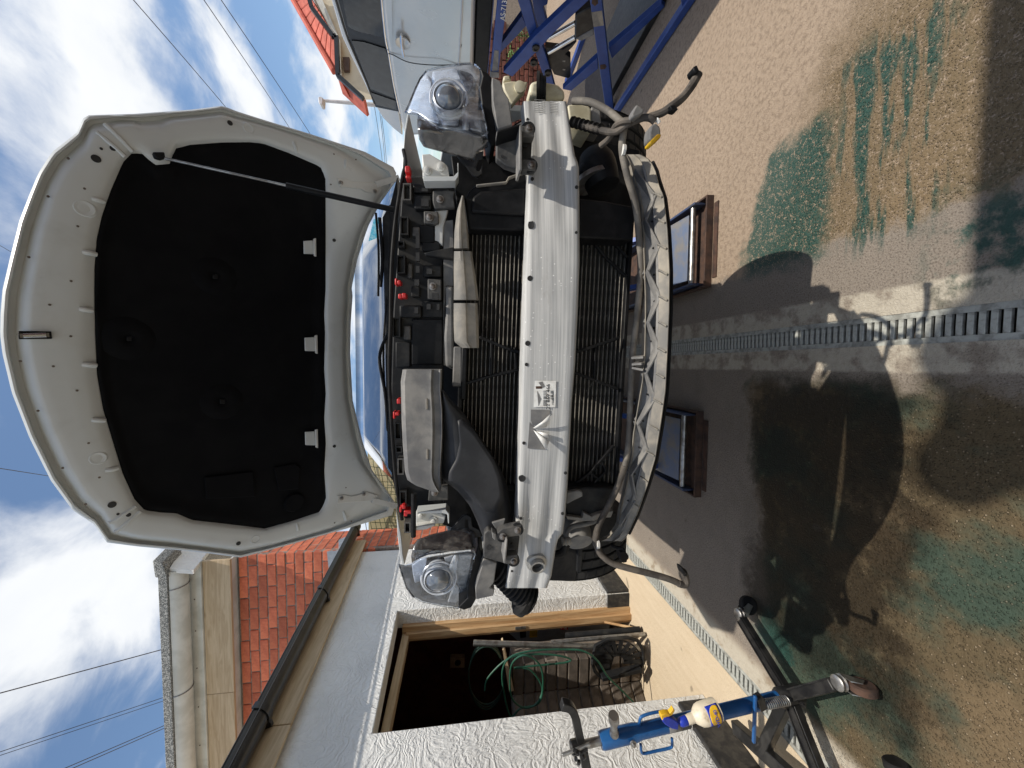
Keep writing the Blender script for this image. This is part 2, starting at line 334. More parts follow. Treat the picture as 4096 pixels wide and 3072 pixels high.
def wood_mat(name, c1, c2, axis):
    b = NB(name); o = b.obj(); oi = b.n('ShaderNodeObjectInfo').outputs['Random']; v = b.n('ShaderNodeVectorMath', operation='ADD'); b.put(v.inputs[0], o); b.put(v.inputs[1], oi)
    sc = {'X':(.7,9,9),'Y':(9,.7,9),'Z':(9,9,.7)}[axis]; mv = b.map(v.outputs[0], sc); g = b.noise(mv, 3, 8, .6, 1.2); g2 = b.noise(b.map(v.outputs[0], tuple(q*4 for q in sc)), 4, 4)
    kn = b.ss(b.voro(b.map(v.outputs[0], tuple(2.6 if q < 1 else 5 for q in sc)), 1.0), .16, .05)
    c = b.mix(b.ss(g, .35, .65), c1, c2); c = b.mix(b.ma('MULTIPLY', g2, .4), c, tuple(q*.6 for q in c2)); c = b.mix(b.ma('MULTIPLY', kn, .8), c, (.12,.06,.03))
    return b.fin(c, .7, 0, b.bump(g2, .25, .003))
M['woody'] = wood_mat('pine_board_y', (.62,.47,.30), (.46,.33,.19), 'Y')
M['woodx'] = wood_mat('pine_board_x', (.60,.47,.31), (.44,.32,.19), 'X')
M['woodz'] = wood_mat('pine_post', (.66,.45,.24), (.44,.25,.11), 'Z')
M['brick'] = pm('red_brick', (.60,.17,.085), (.47,.115,.06), 14, .85, 0, .35, 90, rand=.28, bd=.004)
M['mortar'] = pm('mortar', (.30,.24,.20), (.18,.13,.11), 30, .95, 0, .4)
M['brickg'] = pm('grey_block', (.15,.122,.098), (.09,.074,.06), 12, .9, 0, .4, 80, rand=.2)
M['mortarg'] = pm('grey_mortar', (.27,.23,.19), (.2,.17,.14), 30, .95, 0, .3)
M['brickd'] = pm('old_brick', (.15,.05,.035), (.09,.03,.022), 10, .9, 0, .4, rand=.3)
M['gutterb'] = pm('black_gutter', (.008,.008,.009), (.016,.016,.017), 8, .32, 0, .03)
M['gutterw'] = pm('pale_gutter', (.60,.60,.56), (.48,.48,.44), 5, .5, 0, .06)
M['felt'] = pm('mineral_felt', (.10,.105,.105), (.42,.42,.40), 110, .95, 0, .6, 200, lo=.45, hi=.6)
M['lead'] = pm('lead_flashing', (.33,.35,.38), (.25,.27,.3), 15, .55, .3, .1)
M['bluel'] = pm('blue_lift_paint', (.018,.052,.22), (.03,.075,.28), 9, .42, .1, .1, lo=.35, hi=.7)
M['bluej'] = pm('blue_jack_paint', (.012,.085,.26), (.02,.12,.34), 9, .33, .15, .06)
M['blued'] = pm('dull_blue_paint', (.03,.05,.12), (.05,.055,.07), 9, .55, .1, .15, lo=.4, hi=.7)
M['blkp'] = pm('black_painted_steel', (.010,.010,.011), (.03,.029,.028), 14, .42, .2, .12)
M['rust'] = pm('rusty_steel', (.085,.045,.03), (.04,.025,.02), 14, .85, .1, .4)
M['steel'] = pm('worn_steel', (.42,.42,.41), (.24,.22,.20), 20, .38, .9, .1)
M['plate'] = pm('pale_blue_plate', (.13,.17,.26), (.21,.20,.19), 8, .55, .2, .15)
M['silver'] = pm('silver_paint', (.50,.50,.485), (.53,.53,.515), 3, .24, .25, 0, Coat_Weight=.8)
M['seal'] = pm('window_seal', (.012,.012,.013), (.02,.02,.02), 8, .5, 0, 0)
M['tile'] = pm('red_roof_tile', (.55,.13,.085), (.42,.09,.06), 3, .8, 0, .2, rand=.16)
M['creamw'] = pm('cream_wall', (.62,.56,.44), (.52,.46,.36), 2, .9, 0, .2)
M['yelw'] = pm('yellow_wall', (.66,.58,.36), (.56,.48,.28), 3, .9, 0, .2)
M['brown'] = pm('brown_frame', (.09,.05,.035), (.06,.03,.02), 5, .6, 0, .1)
M['wire'] = pm('cable', (.02,.022,.035), (.03,.03,.04), 5, .6, 0, 0)
M['net'] = pm('green_net', (.05,.07,.035), (.07,.08,.04), 5, .8, 0, 0)
M['hose_shaded'] = pm('shaded_hose', (.006,.022,.014), (.01,.032,.02), 10, .5, 0, .05)  # darker hose green for the unlit coil, shade put into its colour
M['hoseg'] = pm('green_hose', (.014,.075,.045), (.02,.095,.06), 10, .45, 0, .05)
M['cabinet'] = pm('grey_cabinet', (.30,.31,.33), (.22,.23,.25), 6, .45, .1, .05)
M['grate'] = pm('galvanised_grate', (.38,.39,.36), (.20,.20,.18), 30, .65, .05, .25)
M['grated'] = pm('drain_channel', (.05,.04,.032), (.02,.016,.013), 20, .9, 0, .3)
M['bitumen'] = pm('black_plinth', (.016,.016,.017), (.05,.046,.04), 18, .75, 0, .4)
M['bottle'] = pm('grubby_bottle', (.72,.64,.50), (.45,.36,.24), 22, .5, 0, .08, lo=.48, hi=.7)
M['lampw'] = pm('lamp_grey_white', (.6,.6,.6), (.5,.5,.5), 5, .5, 0, 0)
M['sticker'] = pm('blue_sticker', (.05,.42,.62), (.3,.6,.72), 60, .4, 0, 0)
M['leaf'] = pm('weed_leaf', (.07,.16,.03), (.11,.22,.05), 30, .6, 0, .1, rand=.3)
def ground_mat():
    b = NB('yard_concrete'); P = b.pos(); sp = b.n('ShaderNodeSeparateXYZ'); b.put(sp.inputs[0], P); x, y = sp.outputs[0], sp.outputs[1]
    n1 = b.noise(P, 2.2, 6, .62); n2 = b.noise(P, 9, 6, .65); n3 = b.noise(P, 45, 5, .65); n4 = b.noise(P, 160, 3, .6)
    wx = b.ma('ADD', x, b.ma('MULTIPLY_ADD', n2, .22, -.11)); wy = b.ma('ADD', y, b.ma('ADD', b.ma('MULTIPLY_ADD', n2, .20, -.10), b.ma('MULTIPLY_ADD', n3, .10, -.05)))
    def box2(a0, a1, b0, b1, s=.05): return b.ma('MULTIPLY', b.ma('MULTIPLY', b.ss(wx, a0-s, a0+s), b.ss(wx, a1+s, a1-s)), b.ma('MULTIPLY', b.ss(wy, b0-s, b0+s), b.ss(wy, b1+s, b1-s)))
    tan = b.mix(n1, (.30,.232,.172), (.39,.305,.228)); tan = b.mix(b.ma('MULTIPLY', b.ss(n3, .42, .66), .75), tan, (.205,.155,.113)); tan = b.mix(b.ma('MULTIPLY', b.ss(n4, .6, .75), .5), tan, (.44,.355,.275))
    # smoother grey-brown concrete left of the drain and along it
    grey = b.mix(n2, (.20,.172,.145), (.265,.228,.19)); grey = b.mix(b.ma('MULTIPLY', b.ss(n4, .52, .62), .7), grey, (.11,.09,.075)); grey = b.mix(b.ma('MULTIPLY', b.ss(n4, .40, .30), .5), grey, (.40,.35,.29)); grey = b.mix(b.ma('MULTIPLY', b.ss(n1, .5, .68), .45), grey, (.13,.11,.09))
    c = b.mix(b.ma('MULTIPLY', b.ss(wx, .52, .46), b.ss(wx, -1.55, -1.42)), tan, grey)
    # stony worn surface with pebbles showing
    vo = b.voro(P, 120); vc = b.voro(P, 120, out='Color'); peb = b.ss(vo, .42, .2); sv = b.n('ShaderNodeSeparateColor'); b.put(sv.inputs[0], vc)
    pick = b.ss(sv.outputs[0], .72, .85); pebc = b.mix(sv.outputs[1], (.30,.215,.125), (.52,.42,.30))
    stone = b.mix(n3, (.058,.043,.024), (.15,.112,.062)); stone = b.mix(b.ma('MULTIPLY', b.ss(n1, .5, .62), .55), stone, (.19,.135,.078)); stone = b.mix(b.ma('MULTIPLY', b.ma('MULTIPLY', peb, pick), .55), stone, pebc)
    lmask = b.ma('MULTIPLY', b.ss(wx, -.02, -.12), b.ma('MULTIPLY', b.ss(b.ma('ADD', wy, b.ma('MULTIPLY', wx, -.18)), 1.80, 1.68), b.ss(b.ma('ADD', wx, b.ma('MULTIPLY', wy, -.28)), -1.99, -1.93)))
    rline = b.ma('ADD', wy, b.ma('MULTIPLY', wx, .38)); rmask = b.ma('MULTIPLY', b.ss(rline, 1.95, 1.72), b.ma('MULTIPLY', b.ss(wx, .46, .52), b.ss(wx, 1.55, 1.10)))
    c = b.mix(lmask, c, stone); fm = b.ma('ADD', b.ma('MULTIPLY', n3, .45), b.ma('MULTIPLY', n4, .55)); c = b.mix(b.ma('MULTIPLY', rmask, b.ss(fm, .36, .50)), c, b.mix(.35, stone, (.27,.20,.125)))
    # green coolant stains
    st = b.noise(b.map(P, (.7,5,1)), 3.2, 5, .6)
    g1 = b.ma('MULTIPLY', box2(.44,1.16,.98,1.30,.06), b.ma('MULTIPLY', b.ss(st, .47, .57), b.ss(fm, .36, .50))); g2 = b.ma('MULTIPLY', box2(.46,1.02,1.34,1.78,.05), b.ss(fm, .38, .50)); g2 = b.ma('MULTIPLY', g2, b.ss(rline, 2.04, 1.98))
    g3 = b.ma('MULTIPLY', lmask, b.ss(b.noise(b.map(P,(1.5,1.2,1),(.9,.4,0)), 1.25, 6, .6), .45, .57)); g4 = box2(-1.36,-1.16,1.38,1.60,.05); g5 = b.ma('MULTIPLY', box2(.20,.52,.60,1.0,.08), b.ss(n2,.45,.6))
    gm = b.ma('MAXIMUM', b.ma('MAXIMUM', g1, g2), b.ma('MAXIMUM', b.ma('MULTIPLY', g3, .72), b.ma('MAXIMUM', g4, g5)))
    c = b.mix(b.ma('MULTIPLY', gm, .88), c, b.mix(n3, (.003,.034,.029), (.011,.080,.068)))
    # wet patch before the car, darkened further to deepen its cast shadow
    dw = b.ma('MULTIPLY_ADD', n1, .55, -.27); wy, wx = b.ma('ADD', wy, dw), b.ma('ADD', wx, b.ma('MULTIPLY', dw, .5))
    damp_shadow = b.ma('MULTIPLY', box2(-1.25,-.06,.97,1.68,.07), b.ss(n2, .22, .5)); c = b.mix(b.ma('MULTIPLY', damp_shadow, .92), c, b.mix(1.0, c, (.20,.185,.16), 'MULTIPLY'))
    # pale cement edging beside the drains and brown scuffs
    d = b.ma('ABSOLUTE', b.ma('SUBTRACT', b.ma('ADD', x, b.ma('MULTIPLY_ADD', n3, .02, -.01)), .13)); pale = b.mix(n3, (.38,.34,.275), (.55,.505,.42)); pale = b.mix(b.ma('MULTIPLY', b.ss(n2, .5, .68), .7), pale, (.22,.155,.095))
    c = b.mix(b.ma('MULTIPLY', b.ss(d, .152, .135), b.ss(n2, .66, .44, .15, .9)), c, pale)
    floor = b.mix(b.noise(b.map(P,(8,1.2,1)), 3, 5, .6), (.50,.395,.27), (.66,.555,.41)); floor = b.mix(b.ma('MULTIPLY', b.ss(n4, .55, .72), .4), floor, (.26,.19,.12))
    c = b.mix(b.ss(x, -1.60, -1.66), c, floor); c = b.mix(b.ma('MULTIPLY', b.ss(x, -1.44, -1.52), b.ss(x, -1.66, -1.60)), c, pale)
    # dark oily drips and white splashes
    sp_ = b.ss(b.noise(P, 6.5, 2), .70, .76); c = b.mix(b.ma('MULTIPLY', sp_, .5), c, (.06,.05,.042))
    wsp = b.ma('MULTIPLY', b.ss(b.noise(P, 13, 3, .7), .735, .76), b.ss(n1, .52, .6)); c = b.mix(b.ma('MULTIPLY', wsp, .8), c, (.55,.56,.54))
    wet = b.ma('MAXIMUM', b.ma('MAXIMUM', b.ma('MULTIPLY', lmask, .6), damp_shadow), gm); ro = b.ma('SUBTRACT', .88, b.ma('MULTIPLY', wet, .35))
    stm = b.ma('MAXIMUM', lmask, rmask); h = b.ma('ADD', b.ma('MULTIPLY', n3, .5), b.ma('ADD', b.ma('MULTIPLY', n4, .5), b.ma('MULTIPLY', b.ma('MULTIPLY', peb, stm), .35)))
    return b.fin(c, ro, 0, b.bump(h, 1.0, .012), Specular_IOR_Level=.22)
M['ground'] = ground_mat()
# ================================================================== THE SETTING
D1, D2, DW = .13, -1.635, .052
def build_ground():
    vs = []; fs = []
    def q(x0, x1, y0, y1): n = len(vs); vs.extend([(x0,y0,0),(x1,y0,0),(x1,y1,0),(x0,y1,0)]); fs.append((n,n+1,n+2,n+3))
    q(-150,150,-80,-1); q(-150,150,8,220); q(-150,D2-DW,-1,8); q(D2+DW,D1-DW,-1,8); q(D1+DW,150,-1,8)
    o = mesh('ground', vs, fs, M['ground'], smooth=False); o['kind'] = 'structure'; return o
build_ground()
def piece(name, me, loc, parent, rot=None):
    """one more of a piece: shares its mesh, loc in world coordinates"""
    o = bpy.data.objects.new(name, me); COL.objects.link(o); inv, base = ROOT[parent]; q = inv @ V(loc); o.location = q-base; o.parent = parent; ROOT[o] = (inv, q)
    if rot: o.rotation_euler = rot
    return o
def blockmesh(name, sx_, sy_, sz_, mat, bev=.004, jit=.0):
    bm = bmesh.new(); bmesh.ops.create_cube(bm, size=1)
    for v in bm.verts: v.co = V((v.co.x*sx_+random.uniform(-jit,jit), v.co.y*sy_+random.uniform(-jit,jit), v.co.z*sz_+random.uniform(-jit,jit)))
    bmesh.ops.bevel(bm, geom=list(bm.edges), offset=bev, segments=1, affect='EDGES'); me = bpy.data.meshes.new(name); bm.to_mesh(me); bm.free(); me.materials.append(mat); return me
def drain(x, y0, y1, pitch, label):
    t = thing('drain_channel', (x,y0,0), label, 'drain')
    z0 = -.11
    w_ = DW+.010
    prism('channel', [(x-w_-.012,-1,-.003),(x-w_,-1,-.003),(x-w_,-1,z0),(x+w_,-1,z0),(x+w_,-1,-.003),(x+w_+.012,-1,-.003),(x+w_+.012,-1,z0-.012),(x-w_-.012,-1,z0-.012)], (0,9,0), M['grated'], t, smooth=False)
    g = prism('grate', [(x-w_,y0,-.0025),(x-DW+.019,y0,-.0025),(x-DW+.019,y0,-.016),(x-w_,y0,-.016)], (0,8-y0,0), M['grate'], t)
    prism('edge_rail', [(x+DW-.019,y0,-.0025),(x+w_,y0,-.0025),(x+w_,y0,-.016),(x+DW-.019,y0,-.016)], (0,8-y0,0), M['grate'], t)
    me = blockmesh('bar', 2*DW-.0382, pitch*.60, .013, M['grate'], .0015); y = y0+pitch; n = 0
    while y < y1 and n < 290: piece('bar', me, (x, y, -.0085), g); y += pitch; n += 1
    vs = []; fs = []
    while y < 7.9:
        k = len(vs); a = DW-.0191; vs += [(x-a,y-pitch*.28,-.002),(x+a,y-pitch*.28,-.002),(x+a,y+pitch*.28,-.002),(x-a,y+pitch*.28,-.002)]; vs += [(p[0],p[1],-.015) for p in vs[k:k+4]]
        fs += [(k,k+1,k+2,k+3),(k,k+4,k+5,k+1),(k+2,k+6,k+7,k+3),(k+4,k+7,k+6,k+5)]; y += pitch
    mesh('far_bars', vs, fs, M['grate'], g, smooth=False)['kind'] = 'stuff'
drain(D1, .55, 4.2, .0245, 'slotted metal drain grate running down the middle of the yard to the white car')
drain(D2, 1.0, 4.6, .030, 'slotted metal drain grate along the white rendered wall past the doorway')
# ---------------------------------------------------------------- rendered lean-to with the doorway
WX = -1.99
ext = thing('rendered_extension', (WX-1.2,2,0), 'white rendered lean-to with open doorway, black gutter and pine fascia', 'outbuilding')
def sl_z(y): return 2.234+.065*y            # eaves line climbs slightly away from us
DY0, DY1, DZ = 1.985, 3.0, 1.945
pts = [(-1.2,0),(DY0,0),(DY0,DZ-.01),(DY1,DZ+.03),(DY1,0),(4.02,0),(4.02,sl_z(4.02)+.03),(-1.2,sl_z(-1.2)+.03)]
prism('wall', [(WX,a,b) for a,b in pts], (-.15,0,0), M['stucco'], ext, smooth=False, bevel=.006)
# pine fascia in two lengths, gutter and its clips
for a, b in ((-1.0,2.03),(2.035,4.17)):
    prism('fascia_board', [(-1.93,a,sl_z(a)),(-1.93,b,sl_z(b)),(-1.93,b,sl_z(b)+.165),(-1.93,a,sl_z(a)+.165)], (-.025,0,0), M['woody'], ext, bevel=.003)
prism('soffit', [(-1.956,-1.0,sl_z(-1)+.032),(-1.956,4.0,sl_z(4)+.032),(WX-.1,4.0,sl_z(4)+.032),(WX-.1,-1.0,sl_z(-1)+.032)], (0,0,.02), M['stucco'], ext, smooth=False)
prism('lean_to_roof', [(-1.90,-1.1,sl_z(-1)+.168),(-1.90,3.98,sl_z(3.98)+.168),(-3.9,3.98,sl_z(3.98)+.30),(-3.9,-1.1,sl_z(-1)+.30)], (0,0,.05), M['felt'], ext)
gp = []
GR = .066
def gut(y): return V((-1.862, y, sl_z(y)+.165))
rows = []
for y in (-1.0, 0, 1, 2, 3, 4.38):
    c = gut(y); r = [c+V((math.cos(a)*GR, 0, math.sin(a)*GR)) for a in [math.pi+math.pi*i/12 for i in range(13)]]
    r += [c+V((math.cos(a)*(GR-.006), 0, math.sin(a)*(GR-.006))) for a in [2*math.pi-math.pi*i/12 for i in range(13)]]; rows.append(r)
gu = grid('gutter', rows, M['gutterb'], ext, closed=True, cap=True)
for y in (1.1, 2.02, 3.08, 4.25):
    c = gut(y); pr = [c+V((math.cos(a)*(GR+.007), -.02, math.sin(a)*(GR+.007))) for a in [math.pi*.9+math.pi*1.15*i/14 for i in range(15)]]
    pr += [c+V((math.cos(a)*(GR+.001), -.02, math.sin(a)*(GR+.001))) for a in [math.pi*2.05-math.pi*1.15*i/14 for i in range(15)]]
    prism('gutter_clip', pr, (0,.04,0), M['gutterb'], gu); bar('clip_arm', c+V((-.035,0,-.075)), c+V((-.065,0,.02)), .035, .02, M['gutterb'], gu, up=(0,1,0))
for dz_ in (.012, -.02): tube('gutter_rib', [gut(-1)+V((GR+.001,0,dz_-.01)), gut(4.38)+V((GR+.001,0,dz_-.01))], .004, M['gutterb'], gu, n=6, smooth_n=0)
# door frame
fr = prism('door_post', [(-2.105,DY1-.035,0),(-2.235,DY1-.035,0),(-2.235,DY1+.05,0),(-2.105,DY1+.05,0)], (0,0,DZ-.01), M['woodz'], ext, bevel=.004)
prism('post_stop', [(-2.15,DY1-.062,0),(-2.20,DY1-.062,0),(-2.20,DY1-.036,0),(-2.15,DY1-.036,0)], (0,0,DZ-.04), M['woodz'], fr, bevel=.003)
lk = crate = box('lock_keep', (-2.19,DY1-.070,.93), (-2.165,DY1-.0625,1.02), M['steel'], fr, bevel=.002)
box('door_head', (-2.16,DY0+.01,DZ-.065), (-2.235,DY1-.04,DZ-.012), M['woody'], ext, bevel=.004)
box('near_post', (-2.145,DY0-.05,0), (-2.235,DY0+.012,DZ-.02), M['woodz'], ext, bevel=.004)
# plinth
for a, b in ((3.0,4.0),(-1.2,1.93)):
    prism('plinth', [(WX,a,0),(WX,b,0),(WX,b,.20),(WX,a,.20)], (.03,0,0), M['bitumen'], ext, bevel=.008)
box('plinth_end', (WX-.14,2.985,0), (WX-.001,2.999,.20), M['bitumen'], ext, bevel=.004)
# the room behind
box('back_wall', (-4.1,.4,0), (-4.0,4.0,2.6), M['brickd'], ext)
box('end_wall', (-4.0,3.72,0), (-2.15,3.82,2.45), M['brickd'], ext)
box('near_wall', (-4.0,.3,0), (-2.15,.4,2.45), M['brickd'], ext)
box('ceiling', (-4.0,.4,2.33), (-2.145,3.72,2.37), M['brickd'], ext)
sk = prism('socket_box', [at('D',*p,1,3.6) for p in ((465,975),(555,975),(555,1040),(465,1040))], (0,.05,0), M['woodx'], ext, bevel=.003)
lathe('socket_dark_fill', at('D',512,1008,1,3.598), (0,-1,0), [(.03,-.002),(.03,.002)], M['ink_hole_black'], sk)
# ---------------------------------------------------------------- brick house behind
bh = thing('brick_house', (-3.2,5,0), 'red brick house wall with pine fascia, pale gutter and felt roof edge above the lean-to', 'house')
BX, BY = -1.96, 4.03
fw = box('front_wall', (-5.2,BY+.008,0), (BX-.008,BY+.4,3.74), M['mortar'], bh, smooth=False)
CH, BL = .0905, .228
bme = [blockmesh('brick', BL-.012, .05, CH-.013, M['brick'], .004, .0025) for _ in range(5)]
hme = [blockmesh('half_brick', BL/2-.012, .05, CH-.013, M['brick'], .004, .0025) for _ in range(3)]
sme = [blockmesh('side_brick', .05, BL-.012, CH-.013, M['brick'], .004, .0025) for _ in range(4)]
shm = [blockmesh('side_half_brick', .05, BL/2-.012, CH-.013, M['brick'], .004, .0025) for _ in range(3)]
z = 3.735-CH/2; row = 0
while z > 2.42:
    x = BX-.002; odd = row % 2; first = True
    while x > -4.35:
        l = BL/2 if (first and odd) else BL
        piece('brick', random.choice(hme if l < BL else bme), (x-l/2, BY+.024+random.uniform(-.003,.003), z+random.uniform(-.0015,.0015)), fw); x -= l; first = False
    z -= CH; row += 1
sw = box('side_wall', (-2.4,BY+.012,0), (BX-.010,BY+.478,3.74), M['mortar'], bh, smooth=False)
z = 3.735-CH/2; row = 0
while z > 1.3:
    y = BY+.054; seq = [BL, BL-.03] if row % 2 == 0 else [BL/2, BL, BL/2-.03]
    for l in seq:
        me = random.choice(sme if l > BL*.7 else shm); o = piece('brick', me, (BX-.028+random.uniform(-.003,.003), y+l/2-.006, z), sw); o.scale.y = l/(BL if l > BL*.7 else BL/2); y += l
    z -= CH; row += 1
for a, b in ((-5.2,-3.305),(-3.30,-1.935)):
    box('fascia_board', (a,BY-.13,3.735), (b,BY-.10,3.985), M['woodx'], bh, bevel=.003)
box('soffit', (-5.2,BY-.10,3.75), (-1.95,BY+.3,3.765), M['gutterw'], bh)
box('gutter_board', (-5.2,BY-.15,3.987), (-1.93,BY-.10,4.10), M['gutterw'], bh, bevel=.004)
rows = []
for x in (-5.2, -4, -3, -2.2, -2.02, -1.93):
    c = V((x, BY-.235, 4.145)); k = 1 if x < -2.0 else .8
    r = [c+V((0, math.cos(a)*.085, math.sin(a)*.098*k)) for a in [math.pi+math.pi*i/12 for i in range(13)]]
    r += [c+V((0, math.cos(a)*.078, math.sin(a)*.090*k)) for a in [2*math.pi-math.pi*i/12 for i in range(13)]]; rows.append(r)
g2 = grid('gutter', rows, M['gutterw'], bh, closed=True, cap=True)
for x in (-2.1, -3.13, -4.1):
    tube('gutter_wire', [V((x+.03*i/8, BY-.235, 4.145))+V((0, math.cos(a)*.089, math.sin(a)*.102)) for i, a in enumerate([math.pi+math.pi*j/8 for j in range(9)])], .005, M['bolt'], g2, n=6)
for x in (-2.05, -2.3, -2.62, -3.0, -3.4, -3.8): lathe('nail', (x, BY-.1505, 4.05), (0,-1,0), [(.006,0),(.005,.003)], M['rust'], bh, n=8)
rf = prism('roof', [(-5.2,BY-.33,4.165),(-1.86,BY-.33,4.165),(-1.86,BY+3,5.5),(-5.2,BY+3,5.5)], (0,0,.035), M['felt'], bh)
prism('felt_edge', [(-5.2,BY-.335,4.15),(-1.85,BY-.335,4.15),(-1.85,BY-.335,4.225),(-5.2,BY-.335,4.225)], (0,.03,0), M['felt'], bh, bevel=.005)
prism('felt_corner', [(-1.97,BY-.35,4.13),(-1.82,BY-.35,4.17),(-1.80,BY-.34,4.26),(-1.95,BY-.36,4.23)], (0,.35,.10), M['felt'], bh, bevel=.01)
prism('verge', [(-1.93,BY-.3,3.95),(-1.90,BY-.3,4.15),(-1.90,BY+.6,4.5),(-1.93,BY+.6,4.2)], (-.04,0,0), M['stucco'], bh)
prism('lead_flashing', [at('K',*p,1,BY-.006) for p in ((1095,320),(1165,315),(1160,400),(1105,420))], (0,.012,0), M['lead'], bh)
prism('lead_soaker', [at('R',*p,0,BX+.004) for p in ((20,1230),(150,1170),(160,1300),(20,1420))], (-.008,0,0), M['lead'], bh)
# ---------------------------------------------------------------- yellow wall and its net
yw = box('yellow_wall', (-2.6,5.25,0), (-.7,5.4,2.75), M['yelw'], smooth=False); tag(yw, 'pale yellow rendered wall behind the brick corner, hung with netting', 'wall')
nv = []; nf = []
def strand(pts, r=.0045):
    a, f = tubegeo(pts, r, 4); k = len(nv); nv.extend(a); nf.extend([tuple(i+k for i in q) for q in f])
for i in range(18):
    x = -2.5+i*.095; strand([V((x+.02*math.sin(zz_*3+i)+.1*(zz_-2), 5.18+.02*math.sin(i+zz_*2), zz_)) for zz_ in [1.5+.12*j for j in range(11)]])
for i in range(20):
    zz_ = 1.55+i*.062; strand([V((-2.55+.15*j, 5.18+.02*math.sin(j+i), zz_-.02*math.sin(j*1.3+i*.4)+.012*j)) for j in range(13)])
tag(mesh('netting', nv, nf, M['net'], smooth=False), 'dark green garden netting hung over the yellow wall', 'netting')
# ---------------------------------------------------------------- far house, lamp, wires, garden wall
def hy(k, x, y, Y): return at(k, x, y, 1, Y)
HY = 15.0
fh = thing('red_roofed_house', (12,17,0), 'cream house with red tiled roof seen beyond the silver car', 'house')
rp = [hy('H',*p,HY) for p in ((50,10),(365,555),(365,280),(160,0))]
# slope of red tile: hip edge on the left, eaves below
A, B_, Cc, Dd = hy('H',40,-30,HY+1.5), hy('H',368,552,HY), hy('H',362,280,HY), hy('H',150,-60,HY)
rt_ = prism('roof', [A,B_,Cc,Dd], (0,1.2,-.1), M['tile'], fh, smooth=False)
for i in range(9):
    t0, t1 = i/9, (i+.93)/9
    q = [B_.lerp(A,t0), B_.lerp(A,t1), Cc.lerp(Dd,t1), Cc.lerp(Dd,t0)]; o_ = V((0,-.09,.05))
    prism('tile_row', [p+o_ for p in q], (0,.08,-.03), M['tile'], rt_, bevel=.02)
bar('hip_ridge', A+V((0,-.12,.1)), B_+V((0,-.12,.08)), .22, .16, M['tile'], fh, bevel=.05)
gl_ = [hy('H',*p,HY-.25) for p in ((150,-40),(180,60),(340,275),(362,270),(372,560),(560,730))]
for a, b in zip(gl_, gl_[1:]): bar('gutter', a, b, .14, .14, M['gutterb'], fh)
prism('wall', [hy('H',*p,HY+.15) for p in ((170,-40),(345,290),(365,555),(560,735),(900,735),(900,-40))], (2.6,3,0), M['creamw'], fh, smooth=False)
prism('eaves_board', [hy('H',*p,HY-.05) for p in ((190,-40),(355,300),(375,540),(395,540),(385,290),(240,-40))], (0,.1,0), M['gutterw'], fh)
wd = prism('window', [hy('H',*p,HY+.02) for p in ((405,420),(455,420),(455,520),(415,520))], (0,.1,0), M['brown'], fh)
prism('roof_far', [hy('H',*p,HY+.5) for p in ((365,555),(560,735),(575,720),(400,540))], (0,1,.1), M['tile'], fh)
lp = thing('street_lamp', (9,18,0), 'slim white lamp post with small square head beyond the silver car roof', 'lamp')
a, b = hy('H',258,742,18), hy('H',610,770,18); a2 = a+(b-a)*1.0; b2 = V((b.x+(b.x-a.x)*1.2, 18, 0))
tube('post', [a, b, b2], lambda t: .06+.05*t, M['lampw'], lp, n=10, smooth_n=0)
prism('head', [hy('H',*p,17.8) for p in ((225,715),(240,708),(262,720),(258,770),(240,770),(228,755))], (0,.35,0), M['lampw'], lp, bevel=.03)
def wire(k1, a, k2, b, Y1, Y2, lab, e0=.4, e1=.4, r=.012):
    p, q = hy(k1,*a,Y1), hy(k2,*b,Y2); d = q-p; p = p-d*e0; q = q+d*e1
    pts = [p.lerp(q, i/10)-V((0,0,.006*(q-p).length*(1-(2*i/10-1)**2))) for i in range(11)]
    tag(tube('overhead_wire', pts, r, M['wire'], n=6, smooth_n=0), lab, 'wire', 'overhead wires across the sky')
wire('I',(690,0),'I',(1155,545),11,16,'thin overhead wire running to the top right corner of the raised bonnet', .2, 1.0)
wire('I',(1055,0),'I',(1490,655),12,20,'upper of the two parallel overhead wires above the red roof', .2, .8)
wire('I',(1145,0),'I',(1600,690),12,20,'lower of the two parallel overhead wires above the red roof', .2, .8)
wire('L',(0,1088),'L',(1405,710),9,12,'single thick overhead wire meeting the felt roof nearest the bonnet', .3, .3, .013)
wire('L',(0,1535),'L',(1420,1062),9,12,'top wire of the middle pair above the felt roof', .3, .3, .008)
wire('L',(0,1562),'L',(1420,1088),9,12,'bottom wire of the middle pair above the felt roof', .3, .3, .007)
wire('L',(490,1659),'L',(1425,1258),9,12,'top wire of the pair in the corner farthest from the bonnet', .5, .3, .009)
wire('L',(550,1659),'L',(1425,1277),9,12,'bottom wire of the pair in the corner farthest from the bonnet', .5, .3, .009)
wire('J',(0,990),'J',(255,1030),10,13,'short stretch of wire meeting the front edge of the raised bonnet', 1.0, 2.0, .009)
wire('X',(0,532),'X',(22,545),14,15,'scrap of wire showing beside the front edge of the raised bonnet', 2.0, 3.0, .009)
for i,(xx,yy,x2,y2) in enumerate(((645,830,690,1180),(685,890,710,1190),(700,930,722,1200))):
    wire('H',(xx,yy),'H',(x2,y2),24,30,['leftmost','middle','rightmost'][::-1][i]+' of three faint wires between the bonnet and the silver car', .2, 1.0, .014)
gw = thing('garden_wall', (6,6.6,0), 'low weathered red brick wall behind the blue lift', 'wall')
gb = box('core', (3.2,6.65,0), (9.5,6.85,1.12), M['mortarg'], gw, smooth=False)
gm_ = [blockmesh('brick', .205, .05, .064, M['brickd'], .005, .003) for _ in range(4)]
for r_ in range(14):
    for c_ in range(12): piece('brick', random.choice(gm_), (3.3+c_*.218+(.109 if r_ % 2 else 0), 6.64+random.uniform(-.006,.006), .04+r_*.078), gb)
